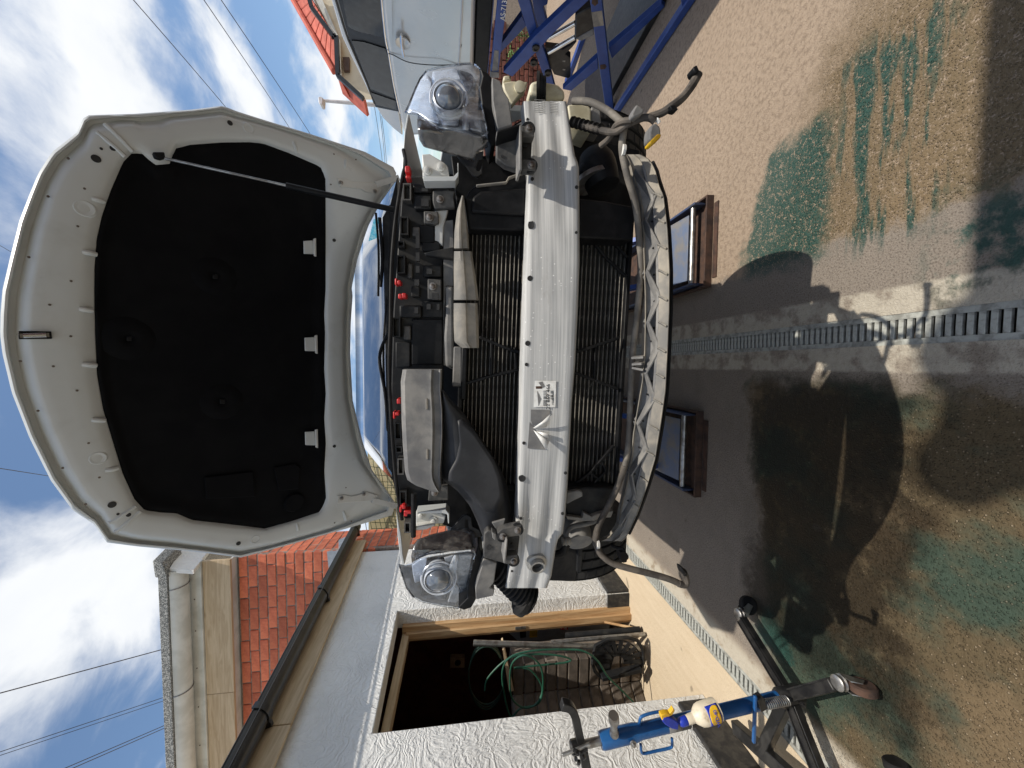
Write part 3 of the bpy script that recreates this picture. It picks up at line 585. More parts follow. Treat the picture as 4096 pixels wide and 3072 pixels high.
def weed(x, y, zb, n, h, lab):
    t = thing('weed', (x,y,zb), lab, 'weed', 'weeds by the brick wall'); vs = []; fs = []
    for i in range(n):
        a = random.uniform(0, 6.28); r = random.uniform(0, .13); p = V((x+r*math.cos(a), y+r*math.sin(a)*.4, zb+random.uniform(.03,h))); d = V((random.uniform(-1,1), random.uniform(-1,.3), random.uniform(-.2,1))).normalized(); s = d.orthogonal().normalized(); L = random.uniform(.03,.06)
        k = len(vs); vs += [p, p+d*L*.5+s*L*.25, p+d*L, p+d*L*.5-s*L*.25]; fs.append((k,k+1,k+2,k+3))
    mesh('leaves', vs, fs, M['leaf'], t, smooth=False)
    tube('stem', [(x,y,zb),(x+.02,y,zb+h*.5),(x-.01,y,zb+h)], .005, M['leaf'], t, n=5)
p = hy('O',455,330,6.5); weed(p.x, 6.5, p.z-.2, 160, .5, 'tall leafy green weed in front of the low brick wall')
p = hy('O',370,490,6.5); weed(p.x, 6.5, p.z-.15, 120, .3, 'small green weed in front of the low brick wall')
# made-up building behind the camera, unseen, added to shadow the near ground
ob = thing('shadow_casting_block', (4,-2,0), 'made-up unseen brick block behind the camera, added for its shadow', 'outbuilding')
box('wall', (1.64,-5,0), (7,-.10,4.0), M['brickd'], ob, smooth=False)
box('roof', (1.62,-5,4.0), (7.1,-.07,4.05), M['felt'], ob)
box('shadow_stack', (1.62,-.9,4.05), (1.98,-.28,5.12), M['brickd'], ob)  # unseen stack and its caps, added to shape the shadow's rounded end
lathe('shadow_stack_cap', (1.72,-.38,5.12), (0,0,1), [(.10,0),(.12,.06),(.09,.16),(.11,.20)], M['tile'], ob)
lathe('shadow_stack_cap', (2.02,-.36,5.00), (0,0,1), [(.10,0),(.13,.06),(.13,.20),(.10,.28)], M['tile'], ob)
# ================================================================== THE WHITE CAR WITH ITS FRONT BUMPER OFF
car = thing('white_car', CO, 'white car on a lift, bonnet up, front bumper removed and crash beam bare', 'car', yaw=-CYAW)
FR = -CY   # towards the camera
# ---- bonnet: a plane hinged at the back, leaning over the windscreen
HA = R(46)
HP = cp('X', 838, 737, 1.13); HU = -CY*math.cos(HA)+UZ*math.sin(HA); HN = -(CY*math.sin(HA)+UZ*math.cos(HA))   # HN points out of the underside
def hp(k, x, y, off=0.0): return onpl(k, x, y, HP+HN*off, HN)
oI = [(2065,880),(1900,790),(1600,692),(1400,632),(1230,578),(1160,550),(1000,570),(700,592),(440,600),(400,690),(270,792),(200,900),(150,1020),(100,1150),(50,1350)]
oJ = [(12,80),(3,200),(0,300),(12,400),(60,600),(150,830),(260,1050),(370,1200),(480,1272),(545,1365),(700,1385),(1000,1412),(1230,1442),(1500,1370),(1800,1285),(2005,1225),(2018,1150),(1960,1080),(1900,1000),(1850,850),(1800,640),(1787,400),(1790,250),(1800,100)]
oI2 = [(1830,1500),(1860,1350),(1915,1180),(1990,1040),(2055,960)]
outer = [S('I',*p) for p in oI]+[S('J',*p) for p in oJ]+[S('I',*p) for p in oI2]
pI = [(1690,1130),(1690,930),(1665,872),(1500,800),(1370,752),(1300,745),(1150,748),(990,760),(905,782),(893,860),(790,868),(770,810),(690,803),(645,850),(580,1000),(535,1130),(508,1250),(497,1400)]
pJ = [(486,100),(490,300),(500,510),(530,680),(572,820),(630,1010),(690,1140),(740,1195),(820,1206),(900,1210),(980,1245),(1200,1270),(1350,1290),(1480,1255),(1630,1205),(1660,1140),(1650,1000),(1658,850),(1650,730),(1658,600),(1650,480),(1655,300),(1650,200),(1657,80)]
pad = [S('I',*p) for p in pI]+[S('J',*p) for p in pJ]
hc = (840, 1385)
def polar(loop, c, n=260):
    """the loop sampled at even directions round c"""
    out = []
    P = loop+[loop[0]]
    for i in range(n):
        a = 2*math.pi*i/n; d = (math.cos(a), math.sin(a)); best = None
        for p, q in zip(P, P[1:]):
            ex, ey = q[0]-p[0], q[1]-p[1]; den = d[0]*ey-d[1]*ex
            if abs(den) < 1e-9: continue
            wx_, wy_ = p[0]-c[0], p[1]-c[1]; t = (wx_*ey-wy_*ex)/den; u = (wx_*d[1]-wy_*d[0])/den
            if t > 0 and -1e-6 <= u <= 1+1e-6 and (best is None or t > best): best = t
        out.append((c[0]+d[0]*best, c[1]+d[1]*best))
    return out
LO, LP_ = polar(outer, hc), polar(pad, hc)
def hring(t, off): return [hp('S', lerp(a[0],b[0],t), lerp(a[1],b[1],t), off) for a, b in zip(LO, LP_)]
prof = [(0,-.016),(0,.004),(.035,.012),(.065,.012),(.085,-.008),(.155,-.011),(.20,.004),(.27,.022),(.34,.026),(.45,.0265),(.62,.027),(.80,.026),(.90,.020),(1.0,.006),(1.06,-.002)]
rows = [[q+HN*(-.03) for q in hring(.5, 0)], [q+HN*(-.025) for q in hring(.1,0)]]+[hring(t, o) for t, o in prof]
bon = grid('bonnet', rows, M['white'], car, closed=True, cap=True, angle=50)
tag(bon, 'raised white bonnet seen from its underside')
rows = [[hp('S', lerp(hc[0],p[0],s), lerp(hc[1],p[1],s), o) for p in LP_] for s, o in ((1.012,-.004),(1.008,.010),(.985,.015),(.96,.013),(.93,.006),(.88,.004),(.6,.010),(.3,.012),(.02,.012))]
pd = grid('insulation_pad', rows, M['pad'], bon, closed=True, cap=True, angle=60)
for k, x, y, r in (('I',1120,1440,.055),('J',660,325,.05),('J',1135,645,.055)):
    c = hp(k,x,y,.012); lathe('pad_dimple', c, HN, [(r*1.5,-.004),(r*1.2,.002),(r*.7,.009),(r*.3,.006),(.008,.0)], M['pad'], bon, n=20)
    prism('pad_clip', [hp(k,x+a,y+b,.024) for a,b in ((-14,-12),(14,-10),(13,12),(-14,12))], HN*.004, M['blk'], bon, bevel=.002)
for pts in ([(1040,1030),(1290,1000),(1300,1130),(1050,1140)], [(1395,980),(1500,960),(1530,980),(1520,1090),(1420,1100)]):
    prism('pad_embossing', [hp('J',a,b,.010) for a,b in pts], HN*.008, M['pad'], bon, bevel=.006, seg=3)
lathe('pad_embossing', hp('J',1500,1160,.010), HN, [(.045,0),(.04,.010),(.01,.011)], M['pad'], bon, n=20)
for k, x, y in (('I',1605,1290),('J',1580,355),('J',1582,835)):
    prism('white_tab', [hp(k,x+a,y+b,.016) for a,b in ((-28,-35),(22,-38),(26,34),(-26,32))], HN*.006, M['white'], bon, bevel=.003)
    prism('tab_foot', [hp(k,x+a,y+b,.018) for a,b in ((22,-46),(38,-50),(40,48),(26,44))], HN*.008, M['whited'], bon, bevel=.004)
for k, x, y, r in (('I',1197,640,.013),('I',500,826,.017),('I',587,772,.011),('I',527,774,.006),('I',1740,1250,.011),('J',1707,874,.011),('J',1217,1370,.012),('J',572,1172,.016),('J',656,1224,.010),('J',602,1220,.006)):
    disc('hole_dark_disc', hp(k,x,y,.0275 if r > .009 else .027), HN, r*.68, M['ink_hole_black'], bon)  # flat dark discs paint the shade inside the holes
for k, x, y in (('I',440,982),('I',405,1178),('I',370,1463),('I',250,1022),('I',150,1338),('I',355,824),('J',253,152),('J',361,313),('J',272,466),('J',393,590),('J',194,693),('J',452,858),('J',507,1033),('J',320,985),('J',437,1170),('J',104,440),('I',1738,802),('I',1853,830),('I',1722,960),('J',1765,1085),('J',1708,1265),('J',1793,1257)):
    disc('hole_dark_disc', hp(k,x,y,.0268), HN, .0034, M['bolt'], bon, n=8)
for k, x, y, r in (('I',440,1085,.035),('I',1293,668,.028),('J',500,935,.030),('J',1303,1350,.026)):
    lathe('dimple', hp(k,x,y,.0262), HN, [(r*.8,-.002),(r*.65,.002),(r*.5,.0015),(r*.25,-.001)], M['white'], bon, n=24)
for k, a, b in (('I',(545,645),(690,790)),('I',(505,690),(650,815)),('J',(590,1310),(715,1205)),('J',(560,1265),(690,1180))):
    p, q = hp(k,*a,.020), hp(k,*b,.022); tube('pressed_rib', [p, p.lerp(q,.5)+HN*.005, q], .007, M['white'], bon, n=8)
for k, a, b in (('I',(480,1035),(540,1050)),('I',(430,1310),(500,1325)),('J',(405,172),(470,182)),('J',(420,455),(490,462)),('J',(470,738),(535,742)),('J',(540,995),(600,985)),('I',(1525,740),(1545,800)),('I',(1800,835),(1790,880)),('J',(1520,1300),(1512,1265)),('J',(1750,1205),(1765,1250))):
    p, q = hp(k,*a,.022), hp(k,*b,.018); tube('pressed_rib', [p, p.lerp(q,.5)+HN*.004, q], .008, M['white'], bon, n=8)
# striker and its stain
sk_ = tube('striker', [hp('J',*p) for p in ((100,305),(120,290),(245,290),(262,308),(245,324),(120,326))], .006, M['steel'], bon, n=8, closed=True, smooth_n=0)
for q in ((100,300),(255,310)): pass
prism('striker_plate', [hp('J',a,b,.0265) for a,b in ((92,285),(262,288),(266,326),(95,328))], HN*.004, M['blk'], bon, bevel=.004)
tube('striker_bar', [hp('J',*p,.05) for p in ((118,310),(235,306))], .007, M['chrome'], bon, n=8, smooth_n=0)
for a in ((118,310),(235,306)): bar('striker_leg', hp('J',*a,.028), hp('J',*a,.052), .012, .012, M['steel'], bon, up=CX)
# hinges and gas strut
for k, pts, arm in (('I',[(1752,928),(1800,930),(1830,945),(1940,950),(1990,965),(1960,1010),(1900,1000),(1880,985),(1770,975)], [(1960,960),(2065,930)]), ('J',[(1720,1125),(1760,1120),(1790,1128),(1830,1120),(1870,1105),(1930,1125),(1900,1150),(1720,1165)], [(1900,1150),(2015,1175)])):
    h = prism('hinge', [hp(k,a,b,.027) for a,b in pts], HN*.004, M['whited'], bon, bevel=.002)
    a, b = arm; bar('hinge_arm', hp(k,*a,.03), hp(k,*b,.03)+HN*.02, .028, .008, M['whited'], h, up=HN)
    for q in ((pts[0][0]+22, pts[0][1]+(25 if k == 'I' else 15)), (pts[4][0]-40 if k == 'I' else pts[3][0]+25, pts[4][1]+30 if k == 'I' else pts[3][1]-2)): bolt(hp(k,*q,.031), HN, .007, M['steel'], h)
S0, S1 = hp('I',815,815,.045), cp('I',2050,1092,.62)
sd = S1-S0
st_ = tube('gas_strut', [S0+sd*.03, S0+sd*.52], .0045, M['steel'], car, n=10, smooth_n=0)
tube('strut_cylinder', [S0+sd*.50, S1], .0115, M['blk'], st_, n=14, smooth_n=0)
prism('strut_socket', [hp('I',*p,.040) for p in ((788,800),(850,800),(855,832),(830,838),(800,830))], HN*.022, M['blk'], st_, bevel=.004)
# ---- body behind the front end
def csec(yc, hw, zb, zs, zt, tw):   # one cross-section of the shell
    return [cw(-hw*.96,yc,zb),cw(-hw,yc,lerp(zb,zs,.35)),cw(-hw*.985,yc,zs),cw(-tw,yc,zt),cw(tw,yc,zt),cw(hw*.985,yc,zs),cw(hw,yc,lerp(zb,zs,.35)),cw(hw*.96,yc,zb)]
rows = [csec(1.12,.90,.80,1.60,1.62,.80),csec(1.30,.915,.78,1.62,1.66,.80),csec(2.1,.925,.78,1.64,2.12,.60),csec(3.0,.925,.78,1.66,2.14,.60),csec(3.9,.91,.8,1.66,1.95,.58),csec(4.5,.87,.85,1.62,1.66,.70),csec(4.62,.80,.95,1.5,1.52,.66)]
body = grid('body', rows, M['white'], car, closed=True, cap=True, angle=30)
# front wings: strips of white metal on either side of the bay, running back to the doors
for s in (-1, 1):
    pr = [(.38,1.02),(.34,1.15),(.36,1.28),(.42,1.40),(.55,1.50),(1.12,1.60),(1.12,.85),(1.24,.80),(1.24,1.62),(.55,1.54)]
    arch = [(.62+.37*math.cos(a)+.28, 1.03+.37*math.sin(a)) for a in [math.pi*i/10 for i in range(11)]]
    q = [(.46,1.33),(.44,1.40),(.62,1.52),(1.16,1.595),(1.16,.82),(1.13,.82)]+[(.80+.36*math.cos(a), 1.02+.36*math.sin(a)) for a in [math.pi*i/10 for i in range(0,11)]]+[(.43,1.10)]
    prism('front_wing', [cw(s*.885,a,b) for a,b in q], CX*(-s*.02), M['white'], car, bevel=.004)
cpoly('wing_edge', M['white'], 'N', [(280,290),(345,640),(370,900),(395,1020),(360,1020),(330,900),(300,640)], .42, .6, car, .002)
cpoly('wing_edge', M['white'], 'M', [(262,680),(290,690),(240,980),(215,1300),(205,1500),(190,1480),(205,1200),(225,900)], .42, .6, car, .002)
cbox('underbody', (-.75,.55,.80), (.75,4.3,.90), M['blk'], car)
cbox('engine', (-.52,.36,.92), (.55,1.10,1.42), M['blk'], car, bevel=.03)
cbox('bulkhead', (-.86,1.02,.85), (.86,1.10,1.60), M['blk'], car)
for s in (-1, 1): cbox('wheel_liner', (s*.64-.02,.45,.80), (s*.64+.02,1.14,1.48), M['blkm'], car)
# windscreen, cowl, wipers
W0 = [cp('X',862,y,1.17) for y in (385,500,640,780,920,1010,1050)]
rows = [W0]+[[p+CY*(d)+UZ*(h)-CX*((p-CO).dot(CX)*sh) for p in W0] for d, h, sh in ((.25,.16,.04),(.55,.33,.09),(.85,.47,.14))]
ws = grid('windscreen', rows, M['screen'], car, solid=.004, angle=80)
cbox('dashboard', (-.7,1.35,1.45), (.7,1.9,1.60), M['blk'], car, bevel=.03)
prism('screen_sticker', [p+UZ*.0 for p in [cp('I',*q,1.24) for q in ((1945,1140),(1972,1135),(1960,1240),(1918,1255))]], CY*.002, M['sticker'], ws)
cpoly('cowl', M['blk'], 'X', [(843,440),(858,380),(862,700),(866,1060),(856,1068),(846,1030),(838,900),(836,700),(838,560)], .95, .25, car, .004)
cpoly('cowl_panel', M['blkd'], 'X', [(826,470),(842,440),(846,700),(848,1025),(838,1010),(834,850),(830,650)], 1.04, .10, car, .003)
for pts, bl in (([(820,470,1.02),(826,560,1.04),(822,620,1.06)], [(812,460,1.05),(818,545,1.05),(817,640,1.06)]), ([(838,720,1.0),(820,772,1.03),(832,850,1.04),(838,930,1.05)], [(836,640,1.04),(828,770,1.05),(835,900,1.06)])):
    wp = tube('wiper', [cp('X',*p) for p in pts], .009, M['blk'], car, n=8); tube('wiper_blade', [cp('X',*p) for p in bl], .006, M['blkm'], wp, n=6)
# wheels
def wheel(s):
    c = cw(-.94 if s < 0 else .80, .76, .95); ax = CX*s; wr, ww = .335, .22
    w_ = lathe('wheel', c, ax, [(.20,-.10),(.225,-.10),(.225,.10),(.20,.10),(.20,.02),(.05,.03),(.05,-.02),(.2,-.02)], M['steel'], car, n=40)
    pr = [(.22,-.105)]+[(wr-.06,-.112),(wr-.025,-.108),(wr-.006,-.095)]
    for i in range(4):
        a = -.085+i*.0455; pr += [(wr,a),(wr,a+.034),(wr-.009,a+.035),(wr-.009,a+.0445)]
    pr += [(wr,.093),(wr-.006,.097),(wr-.025,.108),(wr-.06,.112),(.22,.105)]
    lathe('tyre', c, ax, pr, M['tyre'], w_, n=72, angle=20)
    e = UZ; g = CY; vs = []; fs = []
    for row, (t0, t1) in enumerate(((-.083,-.054),(.055,.084),(-.038,-.008),(.008,.038))):
        for i in range(46):
            a = 2*math.pi*(i+.25*row)/46; p = c+(e*math.cos(a)+g*math.sin(a))*(wr+.002); tn = -e*math.sin(a)+g*math.cos(a); n_ = (p-c).normalized()
            q = [p+ax*t0-tn*.016, p+ax*t1-tn*.012, p+ax*t1+tn*.022, p+ax*t0+tn*.018]; k = len(vs); vs += q+[v-n_*.010 for v in q]; fs += [(k,k+1,k+2,k+3),(k,k+4,k+5,k+1),(k+1,k+5,k+6,k+2),(k+2,k+6,k+7,k+3),(k+3,k+7,k+4,k)]
    mesh('tread', vs, fs, M['tyre'], w_, smooth=False)['kind'] = 'stuff'
wheel(-1); wheel(1)
# ---- radiator pack
RQ = [S('S',1866,920), S('S',1838,1945), S('S',2452,1945), S('S',2512,920)]     # corners in the picture
def rq(u, v, yc=.20):   # u down, v towards the left wing
    a = (lerp(RQ[0][0],RQ[1][0],v), lerp(RQ[0][1],RQ[1][1],v)); b = (lerp(RQ[3][0],RQ[2][0],v), lerp(RQ[3][1],RQ[2][1],v)); return cp('S', lerp(a[0],b[0],u), lerp(a[1],b[1],u), yc)
rad = prism('radiator', [rq(0,0,.215),rq(0,1,.215),rq(1,1,.215),rq(1,0,.215)], CY*.05, M['core'], car, smooth=False)
NT = 38
for i in range(NT):
    u = (i+.5)/NT; bar('cooling_tube', rq(u,0.005,.212), rq(u,.995,.212), .02, .0030, M['ctube'], rad, bevel=.001)
    vs = []; fs = []
for a, b in (((0,0),(1,0)),((0,1),(1,1))): bar('header_tank', rq(*a,.21), rq(*b,.21), .022, .03, M['blk'], rad, up=CY, bevel=.004)
for u in (-.012, 1.012): bar('radiator_frame', rq(u,-.01,.20), rq(u,1.01,.20), .03, .014, M['blk'], rad, bevel=.003)
def strut(pts, k, yc, wd=.008): 
    for a, b in zip(pts, pts[1:]): bar('brace', cp(k,*a,yc), cp(k,*b,yc), .012, wd, M['blk'], rad, bevel=.002)
strut([(655,250),(860,190),(1080,140)],'E',.18,.010); strut([(770,1195),(1000,1290),(1085,1310)],'F',.18,.010); strut([(860,1200),(855,1480)],'F',.185); strut([(1030,1270),(1040,1430)],'F',.185)
strut([(1470,1310),(1640,1255),(1800,1200)],'F',.18,.010); strut([(1470,165),(1620,225),(1790,285)],'E',.18,.010); strut([(1625,1270),(1615,1500)],'F',.185)
strut([(1600,480),(1700,610),(1850,750)],'F',.18,.010); strut([(1750,490),(1860,610)],'F',.18); strut([(1460,1000),(1600,890),(1760,705)],'E',.18,.010); strut([(1580,900),(1650,950)],'E',.18); strut([(1670,820),(1700,890),(1600,1000)],'E',.18)
# ---- dark panels round the radiator
cpoly('air_baffle', M['blk'], 'F', [(660,180),(690,120),(745,70),(965,40),(985,5),(1090,-25),(1130,10),(1130,400),(1075,412),(690,400)], .13, .06, car, .006)
cpoly('baffle_lip', M['dustl'], 'F', [(745,68),(965,45),(985,10),(1090,-25),(1100,-15),(992,22),(972,56),(750,80)], .11, .015, car, .002)
cpoly('baffle_face', M['blk'], 'F', [(705,275),(720,160),(780,115),(1110,90),(1110,300)], .115, .015, car, .008)
cpoly('air_baffle', M['blk'], 'F', [(1505,170),(1700,190),(1960,240),(1920,300),(1905,480),(1500,465)], .10, .08, car, .006)
cpoly('air_baffle', M['blkd'], 'E', [(1420,1010),(1760,1015),(1765,1150),(1750,1210),(1640,1200),(1420,1260),(1400,1150)], .14, .06, car, .006)
cpoly('baffle_lip', M['dustl'], 'E', [(1410,1225),(1530,1240),(1540,1200),(1600,1230),(1640,1210),(1760,1185),(1740,1235),(1650,1240),(1620,1260),(1535,1262),(1420,1250)], .12, .02, car, .002)
cpoly('baffle_flap', M['dust'], 'E', [(1415,1050),(1500,1035),(1530,1045),(1535,1080),(1470,1110),(1415,1140)], .10, .02, car, .004)
cpoly('bay_backing', M['blk'], 'E', [(500,700),(1060,700),(1060,1330),(780,1380),(500,1290)], .30, .04, car)
cpoly('bay_backing', M['blk'], 'G', [(560,870),(900,870),(1130,760),(1140,1180),(600,1200)], .28, .04, car)
cpoly('bay_backing', M['blkm'], 'G', [(1400,700),(1950,830),(1960,1300),(1480,1300),(1480,900)], .34, .04, car)
cpoly('bay_backing', M['blk'], 'E', [(1330,1180),(1780,1200),(1780,1420),(1320,1420)], .40, .04, car)
# ---- crash beam
BT = [('G',1085,428),('G',1098,560),('G',1118,700),('G',1130,1000),('G',1125,1250),('F',1112,600),('F',1100,900),('F',1090,1200),('F',1080,1450),('E',1075,450),('E',1065,700),('E',1055,900),('E',1048,1100),('E',1035,1290),('E',1005,1560),('D',830,430),('D',805,545)]
BB = [('G',1412,470),('G',1432,600),('G',1455,760),('G',1478,890),('G',1503,935),('G',1507,1200),('F',1508,650),('F',1495,1000),('F',1475,1400),('E',1450,400),('E',1435,700),('E',1420,1000),('E',1400,1250),('E',1383,1365),('E',1350,1392),('E',1335,1450),('D',1092,470),('D',1062,550)]
def bow(t): return .115*t*t
def rib(a): return lambda t: .004+(a-.004)*.55*min(1, max(0, (abs(t)-.42)*4))
bp = [(0,-.012),(.015,.0),(.05,.004),(.13,.004),(.20,rib(-.006)),(.28,rib(-.010)),(.36,rib(-.004)),(.46,.0042),(.55,.0042),(.62,rib(-.004)),(.70,rib(-.010)),(.78,rib(-.006)),(.86,.004),(.95,.004),(.985,.0),(1,-.012)]
beam = ribbon('crash_beam', M['beam'], car, BT, BB, lambda t: bow(t)+.022, lambda t: bow(t)-.004, bp, 80, back=.045, angle=50)
BTt, BBt = edge(BT), edge(BB)
def bpt(k, x, y, d=0.006):
    py = S(k,x,y)[1]; lo, hi = S('G',0,470)[1], S('D',0,545)[1]; t = 2*(py-lo)/(hi-lo)-1; a, b = interp(BTt, py), interp(BBt, py); u = (S(k,x,y)[0]-a)/(b-a); return cp(k,x,y,bow(t)+lerp(.022,-.004,u)-d)
for k, x, y, r in (('F',1118,370,.0),('F',1143,762,.0075),('F',1126,1241,.0075),('F',1118,1397,.005),('E',1117,107,.005),('E',1098,686,.005),('E',1085,946,.011),('E',1405,907,.005),('E',1075,1241,.005),('E',1383,1206,.005),('F',1487,90,.005),('F',1484,424,.004),('F',1160,30,.005),('G',1125,604,.004),('D',848,440,.004)):
    if r: disc('hole_dark_disc', bpt(k,x,y,.005), FR, r, M['ink_hole_black'], beam)  # dark disc on the face stands in for a shaded hole
prism('slot_dark_patch', [bpt('F',x,y,.0052) for x,y in ((1132,345),(1165,340),(1172,360),(1172,385),(1160,398),(1132,395),(1127,370)) ], FR*.0008, M['ink_hole_black'], beam)
# tow-eye socket
tc_ = bpt('D',1000,388,.004); td = (FR*.96-CX*.25).normalized()
lathe('tow_eye_socket', tc_, td, [(.036,-.01),(.034,.004),(.026,.007),(.025,.022),(.019,.022),(.018,-.02)], M['metalg'], beam, n=28)
disc('socket_bore', tc_+td*.004, td, .018, M['ink_hole_black'], beam, t=.002)
# labels
def bquad(name, k, pts, d, mat, th=.0008, par=None): return prism(name, [bpt(k,x,y,d) for x,y in pts], FR*th, mat, par or beam)
bquad('label', 'E', [(1178,226),(1335,228),(1330,422),(1170,420)], .0062, M['paper'])
ux = (bpt('E',1250,250)-bpt('E',1250,400)).normalized(); lz = UZ
text('label_number', '22 869 466', bpt('E',1278,345,.0072), ux, lz, .0165, M['ink_hole_black'], beam, .0003)
text('label_number', 'V22869466 1', bpt('E',1312,350,.0072), ux, lz, .008, M['ink_hole_black'], beam, .0003)
for x0, x1, n in ((1240,1266,26),(1293,1316,14)):
    for i in range(n):
        ya = 300+i*(118/n)*(1 if n > 20 else .55); 
        if random.random() < .8: bquad('bar_code_line', 'E', [(x0,ya),(x1,ya),(x1,ya+random.choice((1.6,2.6))),(x0,ya+1.8)], .0071, M['ink_hole_black'], .0003)
bquad('label_mark', 'E', [(1185,268),(1232,266),(1232,285),(1186,286)], .0071, M['rust'], .0003)
bquad('label_tear', 'E', [(1205,240),(1235,232),(1255,270),(1235,280)], .0072, M['dust'], .0003)
bquad('label_tear', 'E', [(1195,300),(1210,330),(1225,360),(1205,415),(1200,360)], .0072, M['dust'], .0003)
bquad('label_residue', 'E', [(1150,440),(1285,442),(1290,470),(1230,520),(1170,560),(1148,520)], .0062, M['dust'], .0004)
bquad('label_residue', 'E', [(1140,530),(1165,560),(1180,610),(1230,700),(1262,735),(1125,725)], .0062, M['dust'], .0004)
def curl(pts): mesh('label_curl', [bpt('E',x,y,d) for x,y,d in pts], [tuple(range(len(pts)))], M['paper'], beam, solid=.0006)
curl([(1165,575,.007),(1230,530,.022),(1292,472,.034),(1285,520,.030),(1265,570,.018),(1190,580,.007)]); curl([(1168,590,.007),(1200,640,.016),(1262,740,.03),(1285,670,.022),(1200,610,.012)]); curl([(1190,600,.007),(1275,615,.02),(1282,650,.02),(1200,630,.008)])
for i in range(8):
    for q in (0, 1):
        if not q: bquad('casting_line', 'G', [(1175+0*i,456+i*13),(1255,462+i*13),(1256,465+i*13),(1176,460+i*13)], .0062, M['dust'], .0006)
        else: bquad('casting_line', 'G', [(1290,466+i*12),(1350,473+i*12),(1351,476+i*12),(1291,470+i*12)], .0062, M['dust'], .0006)
# ---- mounting brackets either side of the beam
def bracket(k, plate, box_, bolts, extra):
    b_ = cpoly('mounting_bracket', M['dustm'], k, plate, .035, .03, car, .003)
    for pts, y0, dp, m_ in box_: cpoly('bracket_flange', M[m_], k, pts, y0, dp, b_, .002)
    for x, y in bolts: lathe('bracket_bush', cp(k,x,y,-.001), FR, [(.018,-.01),(.018,.003),(.011,.003)], M['blkd'], b_, n=18); bolt(cp(k,x,y,-.005), FR, .007, M['bolt'], b_)
    for x, y, r in extra: disc('hole_dark_disc', cp(k,x,y,.034), FR, r, M['ink_hole_black'], b_)
    return b_
bracket('G', [(895,690),(1080,640),(1080,980),(960,940),(895,890)], [([(1065,640),(1085,645),(1085,975),(1065,978)], -.03, .07, 'dust'), ([(900,688),(1065,635),(1085,645),(910,700)], -.03, .07, 'blk'), ([(1080,650),(1172,655),(1175,735),(1085,730)], -.006, .03, 'dustm'), ([(1080,895),(1190,905),(1185,985),(1085,975)], -.006, .03, 'dustm'), ([(1085,730),(1160,740),(1150,900),(1085,895)], .05, .02, 'ink_hole_black')], [(1132,675),(1150,945)], [(938,876,.004),(1105,790,.006)])
b2_ = bracket('N', [(1450,610),(1500,565),(1570,575),(1720,700),(1720,1010),(1440,930)], [([(1610,620),(1690,550),(1940,500),(1940,640),(1770,660),(1690,700),(1620,690)], -.006, .03, 'dustm'), ([(1740,690),(1765,690),(1735,1015),(1705,1005)], -.03, .07, 'dust'), ([(1735,910),(1895,890),(1890,1010),(1735,1020)], -.006, .03, 'dustm'), ([(1765,660),(1920,650),(1895,890),(1750,900)], .05, .02, 'ink_hole_black'), ([(1550,470),(1730,420),(1700,520),(1630,590)], .02, .01, 'dust'), ([(1550,590),(1610,620),(1600,710),(1560,670)], -.01, .03, 'dust')], [(1695,645),(1892,562),(1840,970)], [(1512,795,.008),(1820,660,.007),(1815,770,.006)])
